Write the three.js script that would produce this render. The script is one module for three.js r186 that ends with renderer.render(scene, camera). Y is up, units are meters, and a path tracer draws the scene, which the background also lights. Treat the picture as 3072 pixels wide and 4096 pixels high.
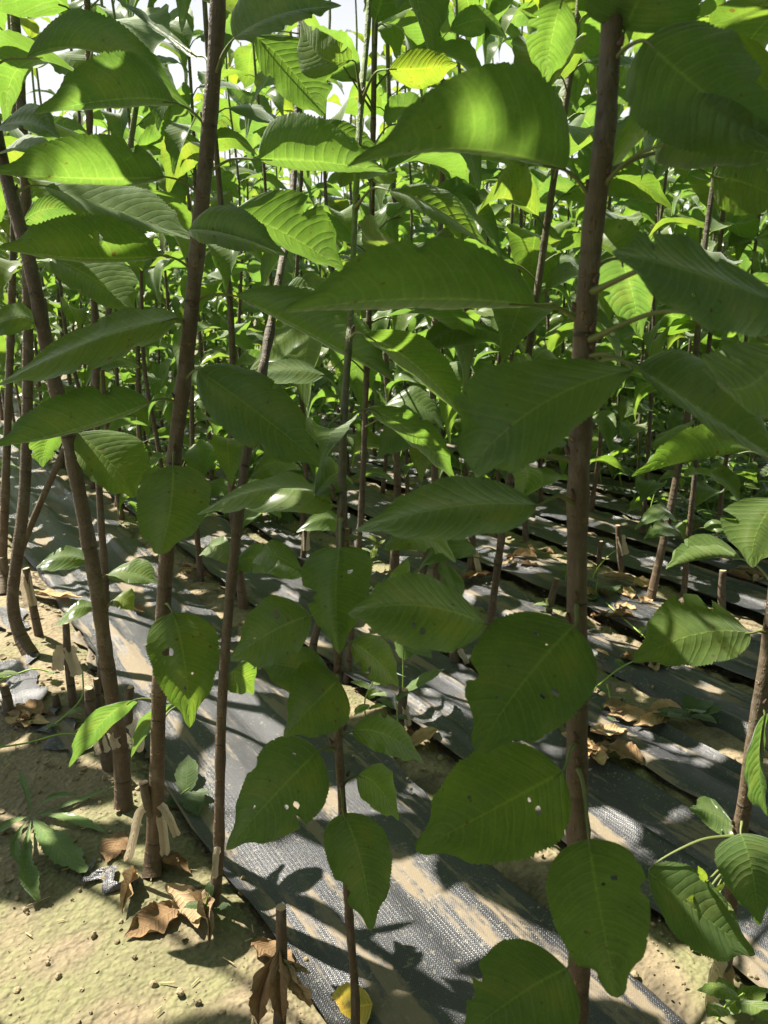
import * as THREE from 'three';
import { mergeGeometries } from 'three/addons/utils/BufferGeometryUtils.js';

// ---------------------------------------------------------------- camera, sky, sun, exposure
const scene = new THREE.Scene();
const EYE = 0.72, PITCH = 15 * Math.PI / 180, FOC = 1703, CX = 829.5, CY = 1106;   // the photograph measured at 1659 x 2212
const camera = new THREE.PerspectiveCamera(2 * Math.atan(1106 / FOC) * 180 / Math.PI, 0.75, 0.02, 200);
camera.position.set(0, EYE, 0);
camera.lookAt(0, EYE - Math.sin(PITCH), -Math.cos(PITCH));
camera.focus = 1.05;
camera.userData.fStop = 15;

const SUN_AZ = 57 * Math.PI / 180, SUN_EL = 52 * Math.PI / 180;
const sunDir = new THREE.Vector3(-Math.sin(SUN_AZ) * Math.cos(SUN_EL), Math.sin(SUN_EL), -Math.cos(SUN_AZ) * Math.cos(SUN_EL));
const sun = new THREE.DirectionalLight(new THREE.Color(1, 0.935, 0.81), 5);
sun.position.copy(sunDir).multiplyScalar(20);
sun.castShadow = true;
sun.shadow.camera.left = -8; sun.shadow.camera.right = 8; sun.shadow.camera.top = 8; sun.shadow.camera.bottom = -8;
sun.shadow.camera.far = 50; sun.shadow.mapSize.set(4096, 4096); sun.shadow.radius = 1;
scene.add(sun, sun.target);
const smoothSky = (a, b, x) => { const t = Math.min(1, Math.max(0, (x - a) / (b - a))); return t * t * (3 - 2 * t); };
{
  const W = 256, H = 128, d = new Float32Array(W * H * 4);
  for (let j = 0; j < H; j++) for (let i = 0; i < W; i++) {
    const el = (j + 0.5) / H * Math.PI - Math.PI / 2, az = (i + 0.5) / W * 2 * Math.PI - Math.PI;
    const dir = [Math.cos(el) * Math.cos(az), Math.sin(el), Math.cos(el) * Math.sin(az)];
    const k = Math.max(0, dir[0] * sunDir.x + dir[1] * sunDir.y + dir[2] * sunDir.z);
    const hz = 1 - smoothSky(0.12, 0.8, dir[1]), glow = 0.30 * Math.pow(k, 10);
    const o = (j * W + i) * 4;
    d[o] = 0.050 + 0.27 * hz + glow; d[o + 1] = 0.075 + 0.25 * hz + glow * 0.97; d[o + 2] = 0.130 + 0.205 * hz + glow * 0.92; d[o + 3] = 1;
  }
  const sky = new THREE.DataTexture(d, W, H, THREE.RGBAFormat, THREE.FloatType);
  sky.mapping = THREE.EquirectangularReflectionMapping; sky.magFilter = THREE.LinearFilter; sky.needsUpdate = true;
  scene.background = sky; scene.environment = sky;
}
const renderer = new THREE.WebGLRenderer({ antialias: true });
renderer.toneMapping = THREE.LinearToneMapping;
renderer.toneMappingExposure = 3.4;
renderer.shadowMap.enabled = true;

// ---------------------------------------------------------------- small helpers
let seed = 12345;
const rnd = () => { seed = (seed + 0x6D2B79F5) | 0; let t = Math.imul(seed ^ (seed >>> 15), 1 | seed); t = (t + Math.imul(t ^ (t >>> 7), 61 | t)) ^ t; return ((t ^ (t >>> 14)) >>> 0) / 4294967296; };
const rr = (a, b) => a + (b - a) * rnd();
const pick = (a) => a[Math.floor(rnd() * a.length)];
const V = (x, y, z) => new THREE.Vector3(x, y, z);
const clamp = (x, a = 0, b = 1) => Math.min(b, Math.max(a, x));
const smooth = (a, b, x) => { const t = clamp((x - a) / (b - a)); return t * t * (3 - 2 * t); };
const mix = (a, b, t) => a + (b - a) * t;
const hash2 = (i, j, s) => { let h = Math.imul(i, 374761393) ^ Math.imul(j, 668265263) ^ Math.imul(s, 1442695041); h = Math.imul(h ^ (h >>> 13), 1274126177); return ((h ^ (h >>> 16)) >>> 0) / 4294967296; };
// value noise with an optional period
function vn(x, y, s = 0, px = 0, py = 0) {
  const i = Math.floor(x), j = Math.floor(y), fx = x - i, fy = y - j, u = fx * fx * (3 - 2 * fx), v = fy * fy * (3 - 2 * fy);
  const wx = (n) => px ? ((n % px) + px) % px : n, wy = (n) => py ? ((n % py) + py) % py : n;
  const a = hash2(wx(i), wy(j), s), b = hash2(wx(i + 1), wy(j), s), c = hash2(wx(i), wy(j + 1), s), d = hash2(wx(i + 1), wy(j + 1), s);
  return a + (b - a) * u + (c - a) * v + (a - b - c + d) * u * v;
}
function fbm(x, y, oct, s = 0, px = 0, py = 0) {
  let t = 0, a = 0.5, n = 0;
  for (let k = 0; k < oct; k++) { t += a * vn(x, y, s + k, px, py); n += a; a *= 0.5; x *= 2; y *= 2; px *= 2; py *= 2; }
  return t / n;
}
const toS = (c) => c <= 0.0031308 ? c * 12.92 : 1.055 * Math.pow(c, 1 / 2.4) - 0.055;
function tex(W, H, f, srgb) {
  const d = new Uint8Array(W * H * 4);
  for (let j = 0; j < H; j++) for (let i = 0; i < W; i++) {
    const c = f(i / W, j / H, i, j), o = (j * W + i) * 4;
    if (typeof c === 'number') { d[o] = d[o + 1] = d[o + 2] = clamp(c) * 255; } else for (let k = 0; k < 3; k++) d[o + k] = clamp(srgb ? toS(clamp(c[k])) : c[k]) * 255;
    d[o + 3] = 255;
  }
  const t = new THREE.DataTexture(d, W, H);
  t.wrapS = t.wrapT = THREE.RepeatWrapping; t.magFilter = THREE.LinearFilter; t.minFilter = THREE.LinearMipmapLinearFilter; t.generateMipmaps = true;
  if (srgb) t.colorSpace = THREE.SRGBColorSpace;
  t.needsUpdate = true;
  return t;
}
const lin = (r, g, b) => new THREE.Color().setRGB(r, g, b);

// pixel of the photograph and forward distance -> a point in the place
const cP = Math.cos(PITCH), sP = Math.sin(PITCH);
function at(x, y, D) {
  const a = (x - CX) / FOC, b = (CY - y) / FOC;
  const dx = a, dy = b * cP - sP, dz = -b * sP - cP;
  return V(dx, dy, dz).multiplyScalar(D / -dz).add(V(0, EYE, 0));
}
const depthOf = (p) => (p.y - EYE) * -sP - p.z * cP;
function offs(p, e) { const k = depthOf(p) / FOC; return V(e[0] * k, -e[1] * k * cP, e[1] * k * sP - (e[2] || 0)); }
// rows of the nursery run away to the left: s along the row, t across
const RX = -0.54, RZ = -0.8417, QX = 0.8417, QZ = -0.54;
const st = (s, t) => [s * RX + t * QX, s * RZ + t * QZ];
const sOf = (x, z) => x * RX + z * RZ, tOf = (x, z) => x * QX + z * QZ;

const used = {};
function numbered(n) { const k = used[n] = (used[n] ?? -1) + 1; return k ? `${n}_${String(k).padStart(3, '0')}` : n; }
function thing(name, label, category, pos, group) {
  const o = new THREE.Group(); o.name = numbered(name); o.position.copy(pos);
  o.userData = { label, category }; if (group) o.userData.group = group;
  scene.add(o); return o;
}
function part(name, geo, mat, parent, label) {
  const m = new THREE.Mesh(geo, mat); m.name = name; m.castShadow = m.receiveShadow = true;
  if (label) m.userData.label = label;
  parent.add(m); return m;
}
function single(name, geo, mat, label, category, group) {
  const m = new THREE.Mesh(geo, mat); m.name = numbered(name); m.castShadow = m.receiveShadow = true;
  m.userData = { label, category }; if (group) m.userData.group = group;
  scene.add(m); return m;
}
function structure(name, geo, mat) { const m = new THREE.Mesh(geo, mat); m.name = numbered(name); m.castShadow = m.receiveShadow = true; m.userData = { kind: 'structure' }; scene.add(m); return m; }
function stuff(o, name, label) { o.name = name; o.userData = { kind: 'stuff', label, category: 'ground litter' }; o.castShadow = o.receiveShadow = true; scene.add(o); return o; }

// ---------------------------------------------------------------- ground
const MATS = [[0.295, 0.615], [0.70, 0.925], [0.945, 1.075], [1.165, 1.315], [1.345, 1.575], [1.665, 1.84], [1.86, 2.03], [2.12, 2.30], [2.32, 2.48], [2.57, 2.74], [2.76, 2.93], [3.02, 3.2], [3.22, 3.39], [3.48, 3.85], [3.94, 4.3]];
function matEdge(i, side, s) { return MATS[i][side] + 0.012 * (vn(s * 3.1, i * 7 + side * 3.3, 5) - 0.5) * 2 + 0.005 * (vn(s * 17, i * 7 + side * 3.3, 6) - 0.5) * 2; }
function baseH(x, z) { return 0.020 * (fbm(x * 1.7 + 9, z * 1.7 + 4, 3, 31) - 0.5); }
function soilH(x, z) {
  const s = sOf(x, z), t = tOf(x, z), near = smooth(9, 3, Math.hypot(x, z));
  let h = baseH(x, z) + near * (0.012 * (fbm(x * 9, z * 9, 3, 41) - 0.5) + 0.007 * (fbm(x * 34, z * 34, 3, 47) - 0.5));
  for (let i = 0; i < MATS.length; i++) { const a = matEdge(i, 0, s), b = matEdge(i, 1, s); if (t > a - 0.02 && t < b + 0.02) h -= 0.022 * smooth(a - 0.006, a + 0.03, t) * smooth(b + 0.006, b - 0.03, t); }
  // heaped, flaky soil along the first row
  h += near * 0.018 * Math.exp(-((t - 0.20) ** 2) / 0.006) * fbm(x * 14 + 3, z * 14, 3, 59);
  return h;
}
const groundAt = (px, py) => { const a = (px - CX) / FOC, b = (CY - py) / FOC, dy = b * cP - sP, dz = -b * sP - cP, k = -EYE / dy; const x = a * k, z = dz * k; return V(x, soilH(x, z), z); };

const soilMap = tex(1536, 1536, (u, v) => {
  const big = fbm(u * 5, v * 5, 4, 1, 5, 5), mid = fbm(u * 22, v * 22, 4, 11, 22, 22), fine = fbm(u * 150, v * 150, 3, 21, 150, 150);
  const moss = smooth(0.455, 0.61, fbm(u * 8 + 3, v * 8, 4, 33, 8, 8) * 0.6 + mid * 0.4) * (0.5 + 0.5 * fine);
  const damp = smooth(0.60, 0.72, fbm(u * 12, v * 12 + 5, 4, 71, 12, 12));
  const crack = smooth(0.035, 0.0, Math.abs(fbm(u * 14, v * 14, 4, 91, 14, 14) - 0.5)) * smooth(0.5, 0.65, big);
  const k = 0.60 + 0.28 * fine + 0.26 * vn(u * 480, v * 480, 27, 480, 480) + 0.28 * (mid - 0.5) + 0.3 * (big - 0.5);
  let c = [0.225 * k, 0.178 * k, 0.108 * k];
  c = [mix(c[0], 0.135 * k, moss * 0.85), mix(c[1], 0.145 * k, moss * 0.85), mix(c[2], 0.058 * k, moss * 0.85)];
  const dk = (1 - 0.5 * damp) * (1 - 0.6 * crack);
  return [c[0] * dk, c[1] * dk, c[2] * dk];
}, true);
const soilBump = tex(1536, 1536, (u, v) => {
  const mid = fbm(u * 22, v * 22, 4, 11, 22, 22), fine = fbm(u * 120, v * 120, 3, 21, 120, 120);
  const grains = Math.pow(vn(u * 260, v * 260, 55, 260, 260), 3);
  const crack = smooth(0.04, 0.0, Math.abs(fbm(u * 14, v * 14, 4, 91, 14, 14) - 0.5)) * smooth(0.5, 0.65, fbm(u * 5, v * 5, 4, 1, 5, 5));
  return clamp(0.26 * mid + 0.26 * fine + 0.22 * fbm(u * 430, v * 430, 2, 29, 430, 430) + 0.25 * grains - 0.4 * crack + 0.12);
});
const soilMat = new THREE.MeshStandardMaterial({ name: 'soil', map: soilMap, bumpMap: soilBump, bumpScale: 0.009, roughness: 0.95 });
{
  const N = 330, xs = [], zs = [];
  for (let i = 0; i <= N; i++) { const k = i / N * 2 - 1; xs.push(Math.sinh(k * 4.6) * 1.0 * 1.2); zs.push(-1.2 + Math.sinh(k * 4.6) * 1.2); }
  const pos = [], uv = [], idx = [];
  for (const z of zs) for (const x of xs) { pos.push(x, soilH(x, z), z); uv.push(x / 1.6, z / 1.6); }
  for (let j = 0; j < N; j++) for (let i = 0; i < N; i++) { const a = j * (N + 1) + i, b = a + 1, c = a + N + 1, d = c + 1; idx.push(a, c, b, b, c, d); }
  const g = new THREE.BufferGeometry();
  g.setAttribute('position', new THREE.Float32BufferAttribute(pos, 3)); g.setAttribute('uv', new THREE.Float32BufferAttribute(uv, 2)); g.setIndex(idx); g.computeVertexNormals();
  structure('soil_ground', g, soilMat);
}

// woven ground fabric, muddy in streaks along the strip
const weave = (u, v) => { const a = u * 620, b = v * 310, i = Math.floor(a), j = Math.floor(b), over = (i + j) & 1, fa = a - i - 0.5, fb = b - j - 0.5; return over ? 1 - 2.6 * fa * fa - 0.6 * fb * fb : 0.62 - 0.4 * fa * fa - 2.2 * fb * fb; };
const mudOf = (u, v) => {
  const streak = fbm(u * 4, v * 30, 4, 3, 4, 30) * 0.6 + fbm(u * 7, v * 9, 4, 13, 7, 9) * 0.4;
  return smooth(0.535, 0.645, streak + 0.10 * (fbm(u * 120, v * 120, 2, 23, 120, 120) - 0.5));
};
const MUD = new Float32Array(2048 * 1024); for (let j = 0; j < 1024; j++) for (let i = 0; i < 2048; i++) MUD[j * 2048 + i] = mudOf(i / 2048, j / 1024);
const mudAt = (u, v) => MUD[Math.floor(v * 1024) * 2048 + Math.floor(u * 2048)];
const fabricMap = tex(2048, 1024, (u, v) => {
  const mud = mudAt(u, v), w = weave(u, v), dust = 0.5 + 0.8 * fbm(u * 10, v * 6, 4, 43, 10, 6), thread = 0.8 + 0.4 * hash2(Math.floor(u * 620), Math.floor(v * 310), 9);
  const k = (0.030 + 0.026 * w) * dust * thread, fleck = smooth(0.82, 0.92, vn(u * 300, v * 150, 77, 300, 150)) * 0.10;
  const m = mud * (0.55 + 0.45 * (1 - w));
  return [mix(k + fleck, 0.235, m * 0.9), mix(k * 1.03 + fleck * 0.9, 0.185, m * 0.9), mix(k * 1.18 + fleck * 0.62, 0.118, m * 0.9)];
}, true);
const fabricBump = tex(2048, 1024, (u, v) => { const m = mudAt(u, v); return clamp(0.2 + 0.6 * weave(u, v) * (1 - 0.8 * m) + 0.3 * m * fbm(u * 90, v * 90, 2, 24, 90, 90)); });
const fabricRough = tex(512, 256, (u, v) => 0.31 + 0.6 * mudAt(u, v));
const fabricMat = new THREE.MeshStandardMaterial({ name: 'woven_fabric', map: fabricMap, bumpMap: fabricBump, bumpScale: 0.0016, roughnessMap: fabricRough, roughness: 1, side: THREE.DoubleSide });
const ORD = ['first', 'second', 'third', 'fourth', 'fifth', 'sixth', 'seventh', 'eighth', 'ninth', 'tenth', 'eleventh', 'twelfth', 'thirteenth', 'fourteenth', 'fifteenth'];
MATS.forEach((mt, i) => {
  const s0 = -0.6 - 0.25 * i, s1 = 8, ds = i < 6 ? 0.028 : 0.06, ns = Math.round((s1 - s0) / ds), nt = i < 6 ? 40 : 10, pos = [], uv = [], idx = [], du = hash2(i, 3, 4), dv = hash2(i, 5, 4);
  for (let j = 0; j <= ns; j++) {
    const s = s0 + (s1 - s0) * j / ns, a = matEdge(i, 0, s), b = matEdge(i, 1, s);
    for (let k = 0; k <= nt; k++) {
      let f = k / nt; f = f < 0.5 ? 0.5 * Math.pow(2 * f, 1.5) : 1 - 0.5 * Math.pow(2 - 2 * f, 1.5);
      const t = mix(a, b, f), [x, z] = st(s, t), de = Math.min(t - a, b - t);
      let h = baseH(x, z) + 0.004 + 0.004 * Math.sin(t * 46 + 3 * vn(s * 1.3, i, 61)) * (0.4 + vn(s * 2.2, t * 6, 63)) + 0.006 * (vn(s * 6, t * 22, 64) - 0.5);
      const lip = Math.max(0, vn(s * 2.4, i * 5 + (f < 0.5 ? 0 : 2), 65) - 0.25);
      h += 0.020 * lip * Math.exp(-de / 0.010) + (f > 0.5 ? 0 : 0.004) - 0.012 * Math.exp(-de / 0.006) * (vn(s * 1.9, i * 3 + (f < 0.5 ? 0 : 2), 66) > 0.55 ? 1 : 0);
      for (let q = 0; q < 3; q++) { const tr = MATS[i][0] + (MATS[i][1] - MATS[i][0]) * (0.2 + 0.3 * q) + 0.05 * (vn(s * 0.9 + q * 7, i, 67) - 0.5); h += 0.016 * Math.max(0, vn(s * 1.6 + q * 3, i * 3 + q, 68) - 0.3) * Math.exp(-(((t - tr) / 0.007) ** 2)); }
      pos.push(x, h, z); uv.push(s / 1.0 + du, t / 0.5 + dv);
    }
  }
  for (let j = 0; j < ns; j++) for (let k = 0; k < nt; k++) { const a = j * (nt + 1) + k, b = a + 1, c = a + nt + 1, d = c + 1; idx.push(a, b, c, b, d, c); }
  const g = new THREE.BufferGeometry();
  g.setAttribute('position', new THREE.Float32BufferAttribute(pos, 3)); g.setAttribute('uv', new THREE.Float32BufferAttribute(uv, 2)); g.setIndex(idx); g.computeVertexNormals();
  single('ground_fabric', g, fabricMat, `muddy black woven ground fabric, ${ORD[i]} strip counted from the left`, 'ground fabric', 'woven fabric strips between the rows');
});
// scraps of fabric half buried in the soil left of the first row
function scrap(px, py, len, wid, turn, label) {
  const c = groundAt(px, py), n = 14, m = 5, pos = [], uv = [], idx = [];
  for (let j = 0; j <= n; j++) for (let k = 0; k <= m; k++) {
    const s = (j / n - 0.5) * len, t = (k / m - 0.5) * wid * (0.75 + 0.5 * vn(j * 0.6, px, 88)) + 0.01 * Math.sin(j), ca = Math.cos(turn), sa = Math.sin(turn);
    const x = c.x + (s * RX + t * QX) * ca + (s * RZ + t * QZ) * sa * -1, z = c.z + (s * RZ + t * QZ) * ca + (s * RX + t * QX) * sa;
    pos.push(x, soilH(x, z) + 0.003 + 0.010 * Math.pow(vn(j * 0.7, k * 0.9 + px, 89), 2), z); uv.push(s + px * 0.01, t / 0.5 + py * 0.013);
  }
  for (let j = 0; j < n; j++) for (let k = 0; k < m; k++) { const a = j * (m + 1) + k, b = a + 1, cc = a + m + 1, d = cc + 1; idx.push(a, b, cc, b, d, cc); }
  const g = new THREE.BufferGeometry();
  g.setAttribute('position', new THREE.Float32BufferAttribute(pos, 3)); g.setAttribute('uv', new THREE.Float32BufferAttribute(uv, 2)); g.setIndex(idx); g.computeVertexNormals();
  single('fabric_scrap', g, fabricMat, label, 'fabric scrap');
}
scrap(40, 1480, 0.22, 0.07, 0.1, 'frayed strip of black fabric in soil at left edge below leaning sapling');
scrap(130, 1590, 0.18, 0.05, -0.15, 'muddy strip of black fabric half buried behind the toothed weed');
scrap(20, 1345, 0.2, 0.06, 0, 'torn grey fabric strip at far left beside leaning sapling foot');
scrap(232, 1915, 0.09, 0.022, -0.5, 'small crumpled black fabric shred on bare soil beside bright toothed weed leaf');
scrap(200, 1420, 0.3, 0.025, 0, 'thin fabric ribbon lying in mossy soil between cut stumps');

// ---------------------------------------------------------------- materials of plants
function veinTerms(u, v, vs = 1) {
  const a = Math.abs(v * 2 - 1), side = v > 0.5 ? 0.5 : 0;
  const mid = Math.exp(-((a / (0.035 * (1.15 - u))) ** 2));
  let best = 9, cell = 0;
  for (let k = -1; k < 13; k++) { const d = u - (0.03 + (k + side + 0.55 * (hash2(k, v > 0.5 ? 1 : 2, vs) - 0.5)) * 0.078 + (0.13 + 0.08 * hash2(k, 5, vs)) * Math.pow(a, 1.35) + 0.012 * (vn(a * 5, k * 3 + vs, 17) - 0.5)); if (Math.abs(d) < Math.abs(best)) { best = d; cell = k; } }
  const vein = Math.exp(-((best / 0.0065) ** 2)) * (1 - 0.55 * a);
  return [mid, vein, Math.abs(best) / 0.039, cell];
}
function leafMapOf(s, yellow) {
  return tex(512, 256, (u, v) => {
    const [mid, vein, q] = veinTerms(u, v, s), net = smooth(0.07, 0.0, Math.abs(fbm(u * 26, v * 14, 2, s + 3) - 0.5)), blot = fbm(u * 5, v * 3, 4, s), fine = vn(u * 200, v * 100, s + 9);
    let k = 0.50 * (0.80 + 0.42 * (blot - 0.5) * 2 * 0.6 + 0.16 * fine + 0.1 * q);
    const spot = smooth(0.80, 0.86, fbm(u * 16, v * 9, 3, s + 40));
    let c = [k * (1 + yellow * 0.5 * smooth(0.5, 0.75, blot)), k, k * 0.95];
    const dust = smooth(0.55, 0.75, fbm(u * 9, v * 5, 4, s + 60)) * (0.4 + 0.6 * fine) * 0.16; c = [mix(c[0], 1.0, dust), mix(c[1], 0.7, dust), mix(c[2], 2.0, dust)];
    const w = clamp(mid * 0.7 + vein * 0.36 + net * 0.12);
    c = [mix(c[0], 0.95, w), mix(c[1], 0.80, w), mix(c[2], 1.0, w * 0.8)];
    c = [mix(c[0], 0.55, spot), mix(c[1], 0.22, spot), mix(c[2], 0.3, spot)];
    return c;
  }, true);
}
const leafMaps = [leafMapOf(101, 0.1), leafMapOf(202, 0.5), leafMapOf(303, 0.3)];
const leafBump = tex(512, 256, (u, v) => { const [mid, vein, q] = veinTerms(u, v); return clamp(0.25 + 0.5 * Math.sqrt(Math.min(1, q)) - 0.2 * vein - 0.25 * mid + 0.12 * vn(u * 60, v * 30, 7)); });
function holes(list) { return tex(256, 128, (u, v) => { for (const [a, b, r] of list) { const d = Math.hypot((u - a) * 2, v - b), n = r * (0.65 + 0.7 * vn(Math.atan2(v - b, (u - a) * 2) * 1.6 + 9, a * 50, 5)); if (d < n) return 0; } return 1; }); }
const holeMaps = [holes([[0.3, 0.3, 0.035], [0.33, 0.42, 0.02], [0.62, 0.7, 0.02], [0.5, 0.2, 0.012]]), holes([[0.45, 0.24, 0.04], [0.52, 0.30, 0.028], [0.7, 0.62, 0.018], [0.22, 0.68, 0.03], [0.25, 0.55, 0.012]]), holes([[0.4, 0.72, 0.07], [0.62, 0.4, 0.02], [0.2, 0.35, 0.015], [0.72, 0.55, 0.03]])];
function leafMaterial(name, c, map, opt = {}) {
  const m = new THREE.MeshPhysicalMaterial({ name, color: lin(c[0] * 2.0, c[1] * 2.0, c[2] * 2.0), map, bumpMap: leafBump, bumpScale: 0.0007, roughness: 0.98, transmission: opt.tr ?? 0.72, thickness: 0, specularIntensity: 0.4, sheen: 1, sheenColor: lin(0.2, 0.28, 0.33), sheenRoughness: 0.6, clearcoat: opt.coat ?? 0.8, clearcoatRoughness: 0.27, side: THREE.DoubleSide });
  if (opt.hole) { m.alphaMap = opt.hole; m.alphaTest = 0.5; }
  return m;
}
const MATURE = [0.120, 0.226, 0.028], MATURE_B = [0.112, 0.214, 0.033], MATURE_C = [0.134, 0.240, 0.025];   // one foliage colour, small differences from leaf to leaf
const L = {
  plain: leafMaterial('leaf_plain', MATURE, leafMaps[0]), dusty: leafMaterial('leaf_dusty', MATURE_B, leafMaps[1]), fresh: leafMaterial('leaf_fresh', MATURE_C, leafMaps[2]),
  aged: leafMaterial('leaf_aged', [0.150, 0.236, 0.024], leafMaps[1]),
  young: leafMaterial('leaf_young', [0.19, 0.28, 0.02], leafMaps[2]),
  holeA: leafMaterial('leaf_eaten', MATURE, leafMaps[0], { hole: holeMaps[0] }), holeB: leafMaterial('leaf_eaten_more', MATURE_B, leafMaps[1], { hole: holeMaps[1] }), holeC: leafMaterial('leaf_eaten_lightly', MATURE_C, leafMaps[2], { hole: holeMaps[2] }),
  weed: leafMaterial('weed_leaf', [0.12, 0.20, 0.055], leafMaps[2], { tr: 0.35, coat: 0.3 }), shrub: leafMaterial('shrub_leaf', [0.16, 0.28, 0.022], leafMaps[1]),
  dark: leafMaterial('weed_dark', [0.09, 0.17, 0.03], leafMaps[0]),
  yellowed: leafMaterial('leaf_yellowed', [0.55, 0.45, 0.03], leafMaps[1], { tr: 0.4 }),
};
const petioleMat = new THREE.MeshStandardMaterial({ name: 'petiole', color: lin(0.12, 0.145, 0.04), roughness: 0.6 });
const dryMap = tex(512, 256, (u, v) => { const [mid, vein, q] = veinTerms(u, v), b = fbm(u * 6, v * 4, 4, 61), f = vn(u * 120, v * 60, 62); const k = 0.5 + 0.5 * b + 0.2 * f + 0.25 * mid; return [0.40 * k, 0.29 * k, 0.17 * k]; }, true);
const dryMats = [[1, 1, 1], [0.62, 0.55, 0.5], [1.25, 1.2, 1.1]].map((c, i) => new THREE.MeshPhysicalMaterial({ name: `dry_leaf_${['tan', 'brown', 'pale'][i]}`, color: lin(...c), map: dryMap, bumpMap: leafBump, bumpScale: 0.0009, roughness: 0.97, transmission: 0.12, thickness: 0, specularIntensity: 0.2, side: THREE.DoubleSide }));
const lenticel = (u, v) => smooth(0.80, 0.90, vn(u * 13, v * 260, 35, 13, 260)) * smooth(0.35, 0.6, vn(u * 7, v * 40, 36, 7, 40));
const scarOf = (u, v) => { const j = Math.floor(v * 8), c = 0.2 + 0.6 * hash2(j, 1, 77), du = Math.abs(((u - hash2(j, 2, 77) + 1.5) % 1) - 0.5), dv = (v * 8 - j - c) * 62; return smooth(0.2, 0.1, du) * Math.exp(-((dv - 0.6) ** 2) * 1.4) + 0.35 * Math.exp(-((dv / 2.2) ** 2)); };   // leaf scars with a faint ring
const barkMap = tex(512, 1024, (u, v) => {
  const g = fbm(u * 6, v * 40, 4, 5, 6, 40), ring = fbm(u * 3, v * 110, 3, 15, 3, 110), f = vn(u * 90, v * 200, 25, 90, 200), big = fbm(u * 2, v * 5, 3, 45, 2, 5);
  const lent = lenticel(u, v), scar = scarOf(u, v), peel = smooth(0.62, 0.72, fbm(u * 4, v * 16, 3, 95, 4, 16));
  const k = (0.50 + 0.5 * g + 0.3 * (ring - 0.5) + 0.18 * f + 0.5 * (big - 0.5)) * (1 - 0.6 * clamp(scar)) + 0.25 * peel;
  return [mix(0.17 * k, 0.30, lent * 0.8), mix((0.165 + 0.02 * peel) * k, 0.235, lent * 0.8), mix((0.16 + 0.05 * peel) * k, 0.17, lent * 0.8)];
}, true);
const barkBump = tex(512, 1024, (u, v) => clamp(0.3 + 0.3 * fbm(u * 3, v * 110, 3, 15, 3, 110) + 0.4 * lenticel(u, v) + 0.35 * clamp(scarOf(u, v)) + 0.12 * vn(u * 90, v * 200, 25, 90, 200)));
const barkMat = new THREE.MeshStandardMaterial({ name: 'bark', map: barkMap, bumpMap: barkBump, bumpScale: 0.003, roughness: 0.7, vertexColors: true });
const stumpMat = new THREE.MeshStandardMaterial({ name: 'stump_bark', color: lin(0.72, 0.54, 0.36), map: barkMap, bumpMap: barkBump, bumpScale: 0.003, roughness: 0.9 });
const cutMat = new THREE.MeshStandardMaterial({ name: 'cut_wood', color: lin(0.38, 0.27, 0.16), roughness: 0.85 });
const tapeMat = new THREE.MeshPhysicalMaterial({ name: 'grafting_tape', color: lin(0.62, 0.52, 0.38), bumpMap: leafBump, bumpScale: 0.002, roughness: 0.9, transmission: 0.35, thickness: 0, side: THREE.DoubleSide });
const budMat = new THREE.MeshStandardMaterial({ name: 'bud', color: lin(0.08, 0.045, 0.028), roughness: 0.6 });
const vineMat = new THREE.MeshStandardMaterial({ name: 'vine_stem', color: lin(0.25, 0.36, 0.06), roughness: 0.6 });

// ---------------------------------------------------------------- geometry of leaves and stems
const BARK_OLD = [0.72, 0.49, 0.28], BARK_MID = [0.58, 0.46, 0.31], BARK_GREEN = [0.80, 1.2, 0.20];
function tube(pts, rad, nr, ns, col, cap) {
  const curve = new THREE.CatmullRomCurve3(pts, false, 'centripetal'), len = curve.getLength(), pos = [], uv = [], cl = [], idx = [];
  const P = curve.getSpacedPoints(ns);
  let nrm = V(1, 0, 0.2).normalize();
  for (let j = 0; j <= ns; j++) {
    const tg = (j < ns ? P[j + 1].clone().sub(P[j]) : P[j].clone().sub(P[j - 1])).normalize();
    nrm = nrm.clone().addScaledVector(tg, -nrm.dot(tg)).normalize(); const bn = tg.clone().cross(nrm), u = j / ns, r = rad(u);
    const c = col ? col(u) : null;
    for (let i = 0; i <= nr; i++) {
      const a = i / nr * Math.PI * 2;
      pos.push(P[j].x + r * (nrm.x * Math.cos(a) + bn.x * Math.sin(a)), P[j].y + r * (nrm.y * Math.cos(a) + bn.y * Math.sin(a)), P[j].z + r * (nrm.z * Math.cos(a) + bn.z * Math.sin(a)));
      uv.push(i / nr, u * len / 0.5); if (c) cl.push(...c);
    }
  }
  const w = nr + 1;
  for (let j = 0; j < ns; j++) for (let i = 0; i < nr; i++) { const a = j * w + i, b = a + 1, c = a + w, d = c + 1; idx.push(a, b, c, b, d, c); }
  if (cap) { const n = pos.length / 3; pos.push(P[ns].x, P[ns].y, P[ns].z); uv.push(0.5, 0.5); if (col) cl.push(...col(1)); for (let i = 0; i < nr; i++) idx.push(ns * w + i, ns * w + i + 1, n); }
  const g = new THREE.BufferGeometry();
  g.setAttribute('position', new THREE.Float32BufferAttribute(pos, 3)); g.setAttribute('uv', new THREE.Float32BufferAttribute(uv, 2));
  if (col) g.setAttribute('color', new THREE.Float32BufferAttribute(cl, 3));
  g.setIndex(idx); g.computeVertexNormals();
  return g;
}
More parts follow.
